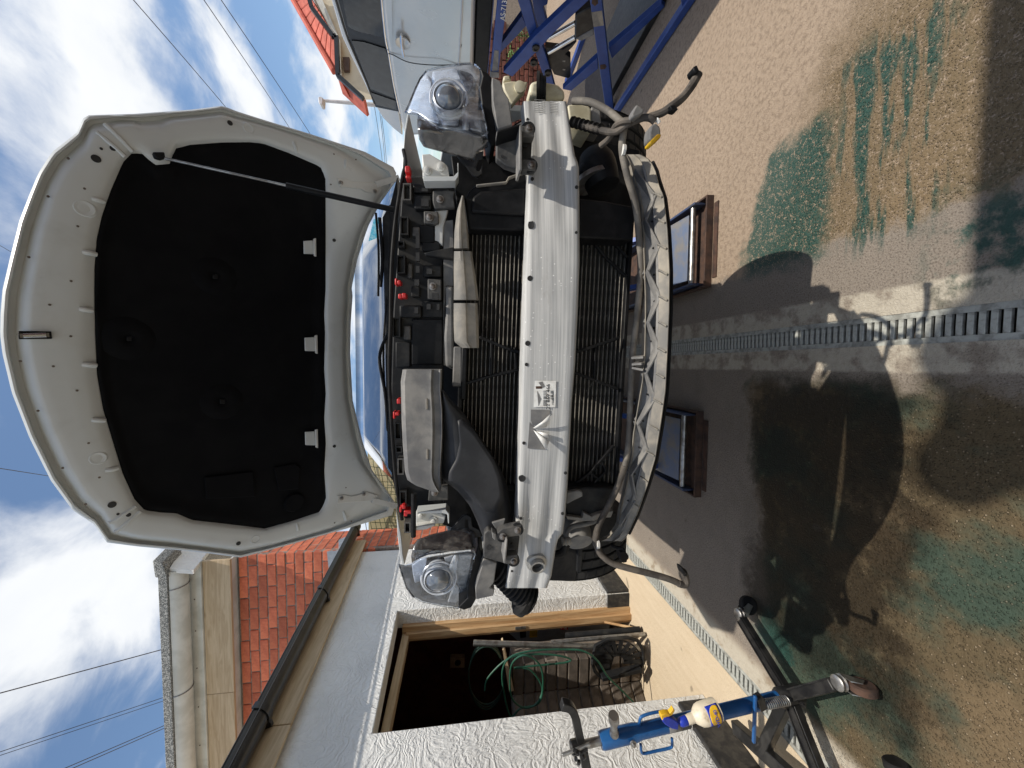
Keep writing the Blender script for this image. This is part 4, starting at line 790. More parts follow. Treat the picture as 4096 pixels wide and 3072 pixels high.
# ---- headlamps
def lamp(k, lens, hous, tab, rim, under, px, pr, wing, mesh_, refl, sgn, y_in, y_out, sy):
    """sy: picture row of the inner edge, y_in/y_out depth there and at the outer edge, over 900 zoom rows"""
    def yf(x, y):
        t = max(0, min(1.15, (sy-y)*sgn/760)); return lerp(y_in, y_out, t**1.6)-.012*math.sin(math.pi*min(1,max(0,(x-250)/1050)))
    L = cfan('headlamp', M['lens'], car, k, lens, yf, solid=0)
    cfan('bowl', M['bowl_sunlit'] if sgn > 0 else M['dustm'], L, k, [(lerp(px[0],a,.97), lerp(px[1],b,.97)) for a,b in lens], lambda x,y: yf(x,y)+.10, solid=.003)  # right bowl paler for sun haze, left darker: light put into colour
    for m_, pts, d in refl: cfan('reflector', M[m_], L, k, pts, lambda x,y,d=d: yf(x,y)+d, solid=.003, n=40)
    def yp(x, y): return yf(px[0],px[1]+sgn*pr*.9)+.012
    c = cp(k, px[0], px[1], yp(0,0)); rr = (cp(k, px[0]+pr, px[1], yp(0,0))-c).length; ax = (FR+CX*sgn*.12).normalized()
    lathe('projector_ring', c, ax, [(rr*1.02,-.05),(rr*1.14,-.004),(rr*1.14,.002),(rr*1.08,.004),(rr*1.02,-.004),(rr*.98,-.004)], M['ring'], L, n=40)
    lathe('projector_lens', c, ax, [(rr*1.0,-.02),(rr*1.0,-.005),(rr*.92,.006),(rr*.72,.016),(rr*.4,.023),(rr*.01,.025)], M['proj'], L, n=36)
    tube('outer_ring', [c+ax*(-.012)+CX*(sgn*rr*.10)+UZ*(-rr*.05)+(UZ*math.cos(a)+CX*math.sin(a))*rr*1.42 for a in [2*math.pi*i/40 for i in range(40)]], .0034, M['ring'], L, n=6, closed=True, smooth_n=0)
    cfan('light_strip', M['ring'], L, k, wing, lambda x,y: yf(x,y)+.016, solid=.004, n=60, rings=2)
    cfan('indicator', M['reflg'], L, k, mesh_, lambda x,y: yf(x,y)+.022, solid=.003, n=40)
    Hs = cfan('side_plastic', M['hous'], L, k, hous, lambda x,y: y_in+.0+.04*abs(y-sy)/300, solid=.003)
    cfan('lamp_body', M['dustm'], L, k, [(lerp(sum(p[0] for p in hous)/len(hous),a,.96), lerp(sum(p[1] for p in hous)/len(hous),b,.96)) for a,b in hous], lambda x,y: y_in+.05+.04*abs(y-sy)/300, solid=.003)
    cpoly('fixing_tab', M['blkd'], k, tab, y_in+.04, .012, L, .002)
    cpoly('lower_rim', M['blk'], k, rim, lambda x,y: y_in+.05, .12, L, .004)
    cpoly('lower_bracket', M['dust'], k, under, y_in+.02, .06, L, .003)
    loop = [cp(k, x, y, yf(x,y)-.001) for x, y in lens]; tube('lens_edge', loop, .0028, M['lens'], L, n=6, closed=True, smooth_n=0)
    return L
lamp('M', [(240,660),(300,520),(370,350),(430,220),(520,110),(700,62),(1000,22),(1150,20),(1225,80),(1255,180),(1222,330),(1250,560),(1310,850),(1330,930),(1300,970),(1220,985),(1000,930),(800,880),(660,860),(560,810),(480,750),(410,700),(350,688),(280,680)],
     [(410,700),(480,750),(660,860),(1000,930),(1300,985),(1340,1030),(1330,1130),(1220,1180),(1180,1330),(930,1240),(700,1180),(480,1120),(420,1020),(398,860),(395,760)],
     [(920,1230),(1000,1270),(1150,1320),(1180,1190),(1275,1170),(1262,1290),(1210,1290),(1175,1400),(1190,1440),(1225,1440),(1262,1330),(1255,1480),(1190,1520),(1130,1490)],
     [(1225,70),(1330,130),(1385,200),(1390,500),(1440,900),(1440,1050),(1380,1120),(1335,1010),(1320,850),(1250,560),(1222,330),(1258,180)],
     [(1385,190),(1500,240),(1545,380),(1610,480),(1659,830),(1460,890),(1395,500)],
     (805,460), 175,
     [(920,100),(1060,140),(1110,160),(1165,235),(1100,370),(1045,480),(1030,580),(1082,900),(1005,890),(985,620),(1005,520),(1065,390),(1095,300),(1075,220),(1000,150)],
     [(1130,440),(1180,560),(1255,930),(1095,895),(1060,640)],
     [('refl',[(280,640),(360,420),(440,240),(530,160),(590,240),(560,420),(620,640),(700,820),(560,780),(420,680)],.07), ('refl',[(600,130),(900,80),(1040,160),(1080,300),(1000,480),(940,840),(720,830),(620,600),(570,330)],.085)], 1, .10, .30, 900)
lamp('N', [(325,1020),(350,1120),(420,1330),(500,1440),(620,1510),(900,1570),(1100,1600),(1170,1560),(1230,1470),(1220,1380),(1250,1200),(1300,1000),(1335,880),(1310,850),(1250,835),(1000,870),(800,900),(600,940),(530,980),(490,1010),(400,1035)],
     [(490,1000),(530,960),(700,890),(1000,850),(1310,820),(1340,790),(1320,600),(1210,540),(1000,560),(750,620),(560,690),(510,760),(480,900)],
     [(1000,565),(1160,385),(1220,360),(1280,400),(1290,520),(1380,560),(1420,650),(1300,680),(1240,520),(1235,430),(1200,430),(1200,540)],
     [(1335,870),(1370,760),(1440,930),(1400,1100),(1330,1340),(1340,1490),(1280,1600),(1180,1630),(1100,1600),(1230,1470),(1220,1380),(1250,1200)],
     [(1440,940),(1615,1005),(1580,1260),(1530,1330),(1590,1350),(1570,1440),(1480,1460),(1340,1490),(1330,1340),(1400,1100)],
     (838,1225), 165,
     [(1050,890),(1105,890),(1080,1060),(1040,1170),(1060,1260),(1140,1400),(1140,1470),(1080,1520),(960,1510),(1060,1480),(1085,1400),(1010,1220),(985,1060)],
     [(1110,890),(1290,880),(1210,1340),(1150,1370),(1050,1200),(1090,1050)],
     [('refl',[(490,1030),(600,950),(690,930),(660,1090),(600,1240),(530,1260),(505,1150)],.035), ('blk',[(700,930),(910,920),(950,1040),(1000,1300),(940,1470),(700,1480),(600,1430),(640,1180)],.085), ('reflg',[(920,930),(1050,890),(1040,1060),(1000,1080),(950,1020)],.045)], -1, .10, .30, 850)
for k, pts, bolts in (('M',[(455,1215),(560,1210),(760,1330),(800,1380),(820,1510),(465,1515),(465,1350)],[(525,1435),(705,1385)]), ('N',[(540,330),(870,345),(935,390),(910,480),(540,490)],[(610,370),(775,440)])):
    b_ = cpoly('lamp_mount', M['whited'], k, pts, .14, .02, car, .003)
    for q in bolts: bolt(cp(k,*q,.137), FR, .009, M['whited'], b_)
cpoly('mount_lip', M['white'], 'M', [(465,1515),(880,1510),(935,1450),(930,1330),(940,1330),(942,1500),(900,1570),(480,1575)], .11, .05, car, .004)
cpoly('mount_lip', M['white'], 'N', [(545,330),(940,295),(985,350),(985,480),(970,480),(960,360),(900,345),(560,350)], .11, .05, car, .004)
cpoly('mount_lip', M['whited'], 'N', [(535,525),(800,490),(800,505),(680,560),(535,570)], .11, .05, car, .003)
# ---- slam panel, clips and sockets
sp_ = cpoly('slam_panel', M['blkd'], 'S', [(1612,705),(1590,1000),(1573,1250),(1566,1500),(1560,1700),(1585,2000),(1620,2080),(1700,2085),(1770,2040),(1772,1480),(1772,1000),(1800,760),(1795,705)], .20, .05, car, .004)
for k, x0, y0, x1, y1 in (('F',205,60,265,185),('F',185,305,245,440),('F',160,590,220,725),('F',130,1050,185,1195),('E',145,535,195,660),('E',165,800,212,920),('E',180,1040,232,1140),('E',215,1270,262,1350),('F',165,485,215,530),('E',150,710,200,760)):
    cframe('socket', M['dustm'] if (x0+y0) % 2 else M['blkd'], k, x0, y0, x1, y1, 9, .165, .05, sp_); crect('socket_dark_fill', M['ink_hole_black'], k, x0+9, y0+9, x1-9, y1-9, .19, .012, sp_, 0)  # black fill inside the frame paints its shaded interior
for k, x0, y0, x1, y1, m_ in (('F',280,60,420,130,'blkd'),('F',290,150,415,250,'blkd'),('F',330,365,440,500,'blk'),('F',275,380,330,450,'dustm'),('F',345,480,480,560,'blkd'),('F',240,650,275,760,'dustm'),('F',355,665,490,750,'blkd'),('F',385,765,490,925,'blkd'),('F',180,960,340,1050,'blkd'),('F',210,1110,262,1215,'dustm'),('F',270,1060,500,1400,'blk'),('F',345,930,500,1050,'blkd'),('F',150,1230,260,1420,'blkd'),('F',265,820,330,900,'blkd')):
    crect('slam_rib', M[m_], k, x0, y0, x1, y1, .195-random.uniform(.005,.025), .03, sp_, .004)
for k, x0, y0, x1, y1 in (('F',300,430,328,540),('F',300,570,328,635),('F',300,670,328,720),('F',290,770,325,815),('F',290,975,318,1020),('F',380,950,410,990),('F',455,950,475,995),('F',360,20,430,50),('F',345,95,390,120),('F',340,175,395,230),('F',380,690,420,730),('F',420,870,465,920)):
    crect('slot_dark_patch', M['ink_hole_black'], k, x0, y0, x1, y1, .163, .012, sp_, 0)  # raised black blocks paint the shade inside the slots
for k, x0, y0, x1, y1 in (('F',225,0,262,25),('F',220,-70,258,-20),('F',145,760,163,812),('F',163,775,190,808),('F',170,875,200,912),('F',196,870,230,908),('E',160,360,190,398),('E',132,455,148,508),('E',146,460,178,485),('E',180,1160,196,1200),('E',195,1145,225,1175),('E',212,1185,268,1212),('E',212,1190,238,1230)):
    crect('red_clip', M['red'], k, x0, y0, x1, y1, .150, .035, sp_, .003)
for pts, k, bo in (([(425,115),(540,110),(590,120),(580,160),(590,240),(440,250),(425,200)],'F',(480,180)), ([(360,265),(465,268),(470,350),(440,365),(360,355)],'F',(403,313)), ([(388,765),(488,770),(488,920),(388,915)],'F',(425,822)), ([(400,1010),(540,1000),(540,1110),(390,1115)],'E',(440,1050))):
    b_ = cpoly('fixing_plate', M['dustm'], k, pts, .165, .02, sp_, .003); bolt(cp(k,*bo,.162), FR, .008, M['bolt'], b_)
cpoly('upper_crossmember', M['dust'], 'F', [(505,340),(575,330),(580,540),(575,820),(525,815),(510,1000),(515,1215),(520,1400),(575,1430),(565,1430),(505,1400)], .19, .04, car, .006)
cpoly('upper_crossmember', M['dust'], 'F', [(520,815),(580,820),(580,1420),(520,1415),(510,1200),(522,1000)], .17, .04, car, .008)
cpoly('support_bar', M['dust'], 'F', [(580,1265),(640,1265),(640,1560),(570,1560)], .16, .04, car, .004)
cpoly('support_bar', M['blk'], 'F', [(640,1265),(680,1280),(670,1659),(630,1659)], .15, .04, car, .004)
cpoly('crossmember_white', M['whited'], 'F', [(440,260),(540,255),(505,380),(500,520),(440,480)], .185, .02, car, .003)
cpoly('wedge_clip', M['blkd'], 'F', [(360,575),(440,555),(580,530),(580,620),(440,600),(375,590)], .13, .03, car, .003)
ctube('bonnet_cable', M['blkm'], car, [('G',210,830,.3),('G',225,930,.25),('F',200,30,.2),('F',150,350,.17),('F',122,700,.16),('F',115,1100,.16),('E',105,100,.16),('E',115,420,.16),('E',140,800,.17),('E',165,1050,.18),('E',200,1250,.2)], .006, n=8)
ctube('cable', M['blkm'], car, [('N',515,80,.1),('N',512,350,.1),('N',510,650,.11)], .008, n=8)
# ---- the grey deflector on the right
def dfl(A, B, nm, par, yb, m_='dustl'):
    return ribbon(nm, M[m_], par, A, B, lambda t: yb, lambda t: yb, [(0,-.02),(.1,.0),(.35,.012),(.5,.012),(.56,.006),(.9,.002),(1,-.016)], 24, back=.02, angle=40)
d0 = dfl([('F',640,152),('F',605,260),('F',585,420),('F',583,540)], [('F',655,152),('F',672,300),('F',690,480),('F',695,552)], 'air_deflector', car, .10)
dfl([('F',583,562),('F',580,700),('F',582,850),('F',580,930)], [('F',712,562),('F',735,700),('F',752,820),('F',765,920)], 'deflector_panel', d0, .10); dfl([('F',580,945),('F',580,1100),('F',585,1230),('F',640,1275)], [('F',755,945),('F',762,1100),('F',766,1230),('F',765,1283)], 'deflector_panel', d0, .095)
# ---- intake snorkel and its duct on the left
ribbon('intake_duct', M['duct'], car, [('E',495,300),('E',490,480),('E',490,800),('E',492,955),('E',540,985),('E',620,1050),('E',700,1150),('E',755,1270),('E',800,1390)], [('E',500,300),('E',560,380),('E',660,480),('E',750,620),('E',850,760),('E',925,880),('E',975,1000),('E',1000,1150),('E',1000,1280),('E',965,1400)], lambda t: .10, lambda t: .115, [(0,-.03),(.06,.0),(.2,.022),(.35,.028),(.5,.030),(.65,.030),(.8,.026),(.92,.008),(1,-.03)], 44, back=.03, angle=60)
cfan('duct_bulge', M['duct'], car, 'E', [(610,520),(640,510),(720,580),(800,700),(880,820),(930,950),(950,1100),(900,1200),(800,1180),(700,1050),(600,980),(540,960),(545,900),(600,800),(625,680)], lambda x,y: .066, solid=.014)
sn = ribbon('intake_snorkel', M['dust'], car, [('E',205,135),('E',190,235),('E',195,500),('E',205,700),('E',220,900),('E',240,960),('E',300,1000),('E',440,1048)], [('E',490,145),('E',488,300),('E',500,450),('E',502,600),('E',495,750),('E',485,900),('E',490,1000),('E',480,1048)], lambda t: .085, lambda t: .08, [(0,-.03),(.03,.004),(.10,.014),(.4,.016),(.68,.014),(.74,.016),(.80,.006),(.93,.004),(.97,.010),(1,-.01)], 40, back=.03, angle=40)
for pts in ([(315,352),(388,356),(390,440),(345,440)], [(328,724),(392,728),(392,808),(350,806)]):
    cpoly('snorkel_notch', M['blk'], 'E', pts, .0675, .02, sn, 0); cpoly('notch_edge', M['dustl'], 'E', [(pts[1][0]-14,pts[1][1]+4),(pts[1][0],pts[1][1]+4),(pts[2][0],pts[2][1]),(pts[2][0]-16,pts[2][1])], .065, .02, sn, .001)
# ---- bumper undertray with ribs
UI = [('G',1850,862),('G',1890,950),('G',1920,1100),('F',1935,100),('F',1965,250),('F',1975,450),('F',1980,600),('F',1990,900),('F',1990,1100),('F',1985,1300),('E',1970,220),('E',1930,450),('E',1902,620),('E',1888,790),('E',1850,1000),('E',1805,1190),('E',1790,1300),('E',1720,1390),('E',1665,1410)]
UO = [('G',1860,855),('G',1960,850+12),('G',2030,900),('G',2070,980),('G',2100,1100),('F',2130,150),('F',2160,400),('F',2175,700),('F',2172,1000),('F',2160,1300),('E',2145,300),('E',2110,550),('E',2070,800),('E',2010,1000),('E',1940,1200),('E',1850,1390),('E',1790,1436)]
ubow = lambda t: -.035+.26*abs(t)**2.2
ut = ribbon('undertray', M['dustl'], car, UI, UO, lambda t: ubow(t)+.035, lambda t: ubow(t)-.01, [(0,-.05),(.0,.0),(.03,.004),(.08,-.012),(.40,-.014),(.52,-.012),(.56,.010),(.62,.012),(.93,.012),(.97,.016),(1,.0)], 90, back=.018, angle=35)
lo_, hi_ = edge(UI)[0][0], edge(UI)[-1][0]
ei, eo = edge(UI), edge(UO); y0_, y1_ = max(ei[0][0],eo[0][0]), min(ei[-1][0],eo[-1][0])
def upt(s, u, d): 
    py = lerp(y0_, y1_, s); t = 2*s-1; return cp('S', lerp(interp(ei,py),interp(eo,py),u), py, lerp(ubow(t)+.035, ubow(t)-.01, u)-d)
ribbon('undertray_band', M['dust'], ut, [('S', lerp(interp(ei,y),interp(eo,y),.07), y) for y in [lerp(y0_,y1_,.06+.88*i/40) for i in range(41)]], [('S', lerp(interp(ei,y),interp(eo,y),.50), y) for y in [lerp(y0_,y1_,.06+.88*i/40) for i in range(41)]], lambda t: ubow(t*.88)+.034, lambda t: ubow(t*.88)+.014, [(0,-.012),(.02,-.009),(.98,-.009),(1,-.012)], 50, back=.002)
zz_ = []
for i in range(15): zz_.append((.05+.9*i/14, .05 if i % 2 == 0 else .54))
for a, b in zip(zz_, zz_[1:]):
    p, q = upt(*a,-.002), upt(*b,-.002); bar('rib', p, q, .005, .036, M['dust'], ut, up=FR, bevel=.001)
for i in range(13):
    s = .10+.8*i/12; bar('rib', upt(s,.55,.012), upt(s+.012,.90,.014), .004, .012, M['dustl'], ut, up=FR, bevel=.001)
bar_pts = [upt(s,.54,.004) for s in [.03+.94*i/40 for i in range(41)]]; tube('ridge', bar_pts, .006, M['dust'], ut, n=6, smooth_n=0)
for i in range(26): disc('hole_dark_disc', upt(.07+.86*i/25, .30+.1*(i % 2), -.008), FR, .003, M['ink_hole_black'], ut, n=8)
tube('under_lip', [upt(s,1.0,-.03)-UZ*.004 for s in [.02+.96*i/40 for i in range(41)]], .006, M['blk'], ut, n=6, smooth_n=0)
for a, b in (((1910,100),(1980,95)),((1905,135),(1985,150)),((1900,55),(1985,50))): bar('tray_rib', cp('E',*a,.02), cp('E',*b,.0), .006, .04, M['dust'], ut, up=FR)
# ---- hoses and wiring
ctube('harness', M['rubber'], car, [('G',1460,468,.12),('G',1580,475,.08),('G',1700,530,.05),('G',1790,600,.02),('G',1835,660,.01),('G',1820,820,.02),('G',1860,1020,.03),('G',1920,1230,.05),('F',1945,450,.07),('F',1958,700,.07),('F',1935,1000,.07),('F',1905,1250,.07),('F',1888,1500,.07),('E',1888,150,.07),('E',1880,450,.07),('E',1868,700,.07),('E',1840,860,.05)], .0098, n=12)
ctube('harness', M['rubberd'], car, [('E',1842,850,.05),('E',1790,1000,.07),('E',1720,1150,.09),('E',1650,1290,.08),('E',1625,1400,.06),('P',715,850,.06),('P',770,960,.05),('P',900,1060,.04),('P',1100,1125,.03),('P',1400,1200,.02),('P',1600,1260,.01),('P',1740,1325,.0)], .0105, n=12)
hh = ctube('harness_end', M['rubberd'], car, [('P',1700,1310,.0),('P',1770,1325,.0),('P',1795,1290,.0),('P',1780,1220,.0),('P',1755,1160,-.005)], .011, n=10)
cpoly('connector', M['blk'], 'P', [(1735,1120),(1770,1135),(1815,1180),(1810,1225),(1770,1230),(1745,1180)], -.015, .03, hh, .004)
for q in (('P',712,835,.055),('G',1822,830,.015)): lathe('cable_clip', cp(*q)-UZ*.003, UZ, [(.0145,-.004),(.0145,.004)], M['paper'], hh, n=14)
hw_ = ctube('plug_cable', M['rubberd'], car, [('O',850,1080,.10),('O',1000,1120,.06),('O',1150,1160,.03),('O',1250,1165,.0),('O',1350,1100,-.03),('O',1480,1045,-.05),('O',1550,1045,-.06),('O',1590,1075,-.06)], .009, n=10)
cpoly('plug', M['dust'], 'O', [(1555,1110),(1600,1080),(1640,1120),(1650,1190),(1590,1250),(1545,1240),(1545,1170)], -.075, .035, hw_, .005)
cpoly('plug_face', M['yellow'], 'O', [(1548,1250),(1620,1180),(1650,1185),(1645,1215),(1575,1275),(1550,1270)], -.080, .03, hw_, .003)
ctube('plug_wire', M['paper'], hw_, [('O',1590,1070,-.06),('O',1615,1060,-.065),('O',1630,1090,-.065)], .005, n=6)
sc_ = ctube('sensor_cable', M['rubberd'], car, [('O',1540,1035,-.05),('O',1650,1000,-.06),('O',1740,940,-.07),('O',1830,870,-.07),('O',1910,770,-.06),('O',1960,680,-.05),('O',1975,650,-.05)], lambda t: .009+.003*t, n=10)
cpoly('sensor_plug', M['blk'], 'O', [(1930,590),(1965,570),(1990,630),(1960,645),(1940,630)], -.07, .03, sc_, .003)
cpoly('cable_clip', M['blk'], 'O', [(1725,930),(1770,925),(1800,965),(1780,980),(1740,970)], -.085, .02, sc_, .002)
ct_ = ctube('loose_cable', M['rubberd'], car, [('O',1110,1290,.06),('O',1190,1220,.03),('O',1240,1120,.0),('O',1300,1075,-.03),('O',1390,1065,-.05)], .008, n=8)
cpoly('loose_plug', M['dust'], 'O', [(1385,1010),(1430,920),(1500,960),(1490,1000),(1440,1030),(1400,1040)], -.07, .035, ct_, .004)
vs_ = [cp('O',850+i*5,1075+i*1.4+0*i,.095-.001*i) for i in range(56)]
tube('corrugated_sleeve', vs_, lambda t: .013+.0025*math.sin(t*2*math.pi*24), M['blkm'], car, n=10, smooth_n=0)
# ---- odds and ends: washer bottle, pipes, bellows
wb = cpoly('washer_bottle', M['cream'], 'O', [(820,925),(900,915),(1010,935),(1030,960),(1030,1130),(1020,1180),(900,1130),(840,1060)], .24, .10, car, .012, seg=3)
cpoly('bottle_seam', M['dust'], 'O', [(1030,940),(1110,960),(1120,1150),(1030,1130)], .25, .08, wb, .004)
wn_ = cpoly('filler_body', M['cream'], 'O', [(490,720),(560,700),(740,740),(800,800),(800,870),(640,880),(480,830)], .30, .10, car, .012, seg=3)
cpoly('filler_flange', M['cream'], 'O', [(245,730),(320,715),(470,720),(440,800),(380,860),(330,920),(260,800)], .26, .03, car, .004)
cpoly('filler_post', M['cream'], 'O', [(250,665),(315,660),(320,715),(250,720)], .27, .05, car, .006)
lathe('flange_boss', cp('O',395,775,.258), FR, [(.018,-.01),(.018,.006),(.012,.007)], M['cream'], car, n=20)
for i in range(3): lathe('rubber_seal', cp('O',560+i*28,770+i*6,.29), (UZ*-.9+FR*.2), [(.042-.004*i,-.005),(.042-.004*i,.005)], M['blkm'], wn_, n=22)
lathe('intake_elbow', cp('G',1640,960,.20), (UZ*.25-FR*.2+CX*.9), [(.052,-.07),(.058,-.03),(.060,.0),(.058,.02),(.045,.05),(.02,.065)], M['blk'], car, n=28)
lathe('hose_clamp', cp('G',1610,1060,.20), (UZ*.25-FR*.2+CX*.9), [(.066,-.006),(.066,.008)], M['steel'], car, n=28)
cpoly('elbow_hood', M['blk'], 'G', [(1520,900),(1600,870),(1690,880),(1715,960),(1700,1060),(1520,1020)], .17, .10, car, .02, seg=3)
ctube('coolant_pipe', M['dust'], car, [('P',715,490,.20),('P',680,560,.19),('P',560,595,.18),('P',430,620,.17),('P',360,680,.16),('P',345,760,.15)], .0085, n=10)
ctube('coolant_hose', M['blkm'], car, [('P',345,790,.15),('P',340,870,.15),('P',290,940,.15),('P',200,965,.15)], .014, n=10)
lathe('pipe_joint', cp('P',342,800,.145), UZ, [(.012,-.016),(.015,-.012),(.012,-.006),(.016,0),(.012,.006),(.015,.012)], M['dustl'], car, n=14)
lathe('round_canister', cp('P',480,700,.32), (CX*-.5+FR*.8), [(.0,-.05),(.05,-.05),(.055,.0),(.05,.04),(.02,.05)], M['dust'], car, n=24)
for i in range(11):
    t = i/10; c = cp('D', 765+190*t, 415+200*t, .20); lathe('bellows_ring', c, (-UZ*.8-CX*.55), [(.040,-.009),(.052,-.003),(.052,.003),(.040,.009)], M['blkm'], car, n=22)
lathe('bellows_end', cp('D',905,610,.20), (-UZ*.8-CX*.55), [(.045,-.01),(.055,.0),(.055,.02),(.035,.03)], M['blkm'], car, n=22)
cpoly('liner_panel', M['blkm'], 'P', [(245,790),(550,785),(480,1180),(470,1290),(130,1280),(200,960)], .42, .04, car, .006)
cpoly('liner_rib', M['blkd'], 'P', [(490,790),(555,790),(530,1170),(475,1180)], .405, .02, car, .003)
pc = ctube('plug_lead', M['blk'], car, [('P',900,850,.12),('P',960,880,.10),('P',1020,890,.09),('P',1045,930,.09)], .007, n=8)
cpoly('hanging_plug', M['blk'], 'P', [(1000,930),(1060,920),(1105,980),(1100,1020),(1085,1025),(1080,1055),(1030,1065),(995,1020)], .08, .035, pc, .004)

# the car stands at its true size: one unit above is 0.82 m
CK = .82; CO2 = CP+(CO-CP)*CK
car.matrix_world = Matrix.Translation(CO2) @ Matrix.Rotation(-CYAW, 4, 'Z') @ Matrix.Scale(CK, 4)
# ================================================================== LIFT PLATFORMS UNDER THE WHITE CAR
def platform(x0, x1, y0, lab):
    t = thing('lift_platform', ((x0+x1)/2,y0,0), lab, 'vehicle lift', 'low lift platforms under the white car'); y1 = y0+1.7; e = .045
    f = box('base_frame', (x0,y0,0), (x1,y0+.012,e), M['rust'], t, bevel=.002)
    box('base_plate', (x0+.002,y0+.012,.001), (x1-.002,y1,.008), M['rust'], t)
    for a in (x0, x1-.012): box('side_rail', (a,y0+.0125,.0085), (a+.012,y1,e), M['rust'], t, bevel=.002)
    for a in (x0+.02, x1-.035): box('blue_rail', (a,y0+.06,.012), (a+.015,y1-.1,.085), M['blued'], t, bevel=.003)
    prism('ramp_plate', [(x0+.065,y0+.14,.060),(x1-.065,y0+.14,.060),(x1-.065,y0+.42,.085),(x0+.065,y0+.42,.085)], (0,0,.008), M['plate'], t, bevel=.002)
    tube('cross_tube', [(x0+.036,y0+.105,.060),(x1-.036,y0+.105,.060)], .016, M['steel'], t, n=12, smooth_n=0)
    for a in (x0+.10, x1-.10):
        bar('scissor_arm', (a,y0+.35,.10), (a,y1-.2,.86), .03, .07, M['bluel'], t); bar('scissor_arm', (a+.035,y1-.2,.10), (a+.035,y0+.4,.86), .03, .07, M['bluel'], t)
    box('top_plate', (x0+.04,y0+.25,.86), (x1-.04,y1,.925), M['bluel'], t, bevel=.004)
    box('rubber_strip', (x0+.05,y0-.045,.0), (x1-.05,y0-.010,.006), M['rust'], t)
platform(.47, 1.00, 2.03, 'rust-edged blue lift platform on the sunlit side of the drain under the white car')
platform(-.80, -.27, 2.06, 'rust-edged blue lift platform in shade between drain and doorway under the white car')
# ================================================================== SILVER CAR ON THE BLUE SCISSOR LIFT
SX = 2.70
sc = thing('silver_car', (SX+.9,3.8,1.2), 'silver car raised on the blue scissor lift beside the white car', 'car')
def sp2(k, x, y, dx=0.0):
    X = SX+dx
    for _ in range(3):
        p = at(k, x, y, 0, X); X = SX+dx+.26*max(0, p.z-1.78)**1.2
    return at(k, x, y, 0, X)
belt = [(690,-40),(700,100),(720,280),(745,400),(780,620),(812,770),(832,860)]
low = [sp2('H',*p) for p in belt+[(850,960),(870,1010),(1000,1000),(1150,960),(1350,900),(1372,500),(1390,-40)]]
n_ = len(belt); fz = low[0].z
front = [V((SX,2.62,low[-1].z)),V((SX+.02,1.55,low[-1].z+.03)),V((SX+.14,1.22,low[-1].z+.12)),V((SX+.14,1.22,low[-1].z+.32)),V((SX+.06,1.45,low[-1].z+.44)),V((SX+.03,2.25,low[-1].z+.53))]
bd_ = prism('body', low+front, (1.72,0,0), M['silver'], sc, bevel=.035, seg=4)
roofl = [(310,-40),(400,270),(470,420),(560,600),(640,770),(700,870),(775,945),(850,1005)]
gh = [sp2('H',*p,.05) for p in roofl]+[sp2('H',*p,.05) for p in reversed(belt)]; gh += [V((SX+.06,2.28,low[-1].z+.53)), V((SX+.20,2.75,gh[0].z-.02))]
q = [p.copy() for p in gh]; vs, fs = hexa(q, [V((2*SX+1.72-p.x, p.y, p.z)) for p in q]); mesh('cabin', vs, fs, M['silver'], sc, bevel=.02, seg=3)
def spoly(name, pts, dx, th, mat, par, **k): return prism(name, [sp2('H',*p,dx) for p in pts], (th,0,0), mat, par, **k)
dl = spoly('window_surround', [(365,-40),(400,90),(440,240),(480,360),(610,690),(650,790),(822,825),(800,730),(760,480),(735,330),(705,-40)], .030, .03, M['seal'], sc, bevel=.002)
spoly('window', [(400,-40),(445,195),(500,226),(715,280),(690,-40)], .022, .005, M['sglass'], dl)
spoly('window', [(472,300),(612,655),(700,690),(790,725),(745,430),(722,360),(560,310)], .022, .005, M['sglass'], dl)
spoly('window', [(614,682),(652,772),(808,812),(798,745)], .022, .005, M['sglass'], dl)
tube('chrome_trim', [sp2('H',*p,.018) for p in ((690,-40),(702,100),(722,285),(747,405),(782,620),(814,770),(830,835))], .007, M['chrome'], sc, n=6)
tube('roof_trim', [sp2('H',*p,.03) for p in ((345,-40),(430,240),(490,390),(580,600),(640,760))], .010, M['seal'], sc, n=6)
hd = tube('door_handle', [sp2('H',*p,-.03) for p in ((838,255),(842,330),(858,415))], .011, M['chrome'], sc, n=10)
lathe('handle_cup', sp2('H',850,320,-.001), (-1,0,0), [(.06,-.01),(.06,.002),(.045,-.004)], M['silver'], hd, n=24)
tube('door_gap', [sp2('H',*p,-.0015) for p in ((745,395),(780,405),(900,460),(1100,480),(1350,470))], .004, M['seal'], sc, n=5)
tube('swage_line', [sp2('H',*p,-.001) for p in ((1290,-40),(1280,200),(1265,460),(1250,700))], .008, M['silver'], sc, n=6)
spoly('sill', [(1395,-60),(1380,400),(1360,900),(1440,900),(1480,470),(1520,-60)], .04, 1.6, M['blk'], sc, bevel=.01)
spoly('scratch', [(1270,330),(1285,332),(1280,355),(1274,345)], -.002, .002, M['ink_hole_black'], sc)
for yy in (1.75, 4.35):
    c_ = V((SX+.12,yy,1.23)); w_ = lathe('wheel', c_, (-1,0,0), [(.20,-.08),(.22,-.08),(.22,.06),(.2,.06),(.19,.0),(.04,.02)], M['steel'], sc, n=32); lathe('tyre', c_, (-1,0,0), [(.22,-.1),(.30,-.1),(.315,-.08),(.315,.07),(.30,.09),(.22,.08)], M['tyre'], w_, n=40)
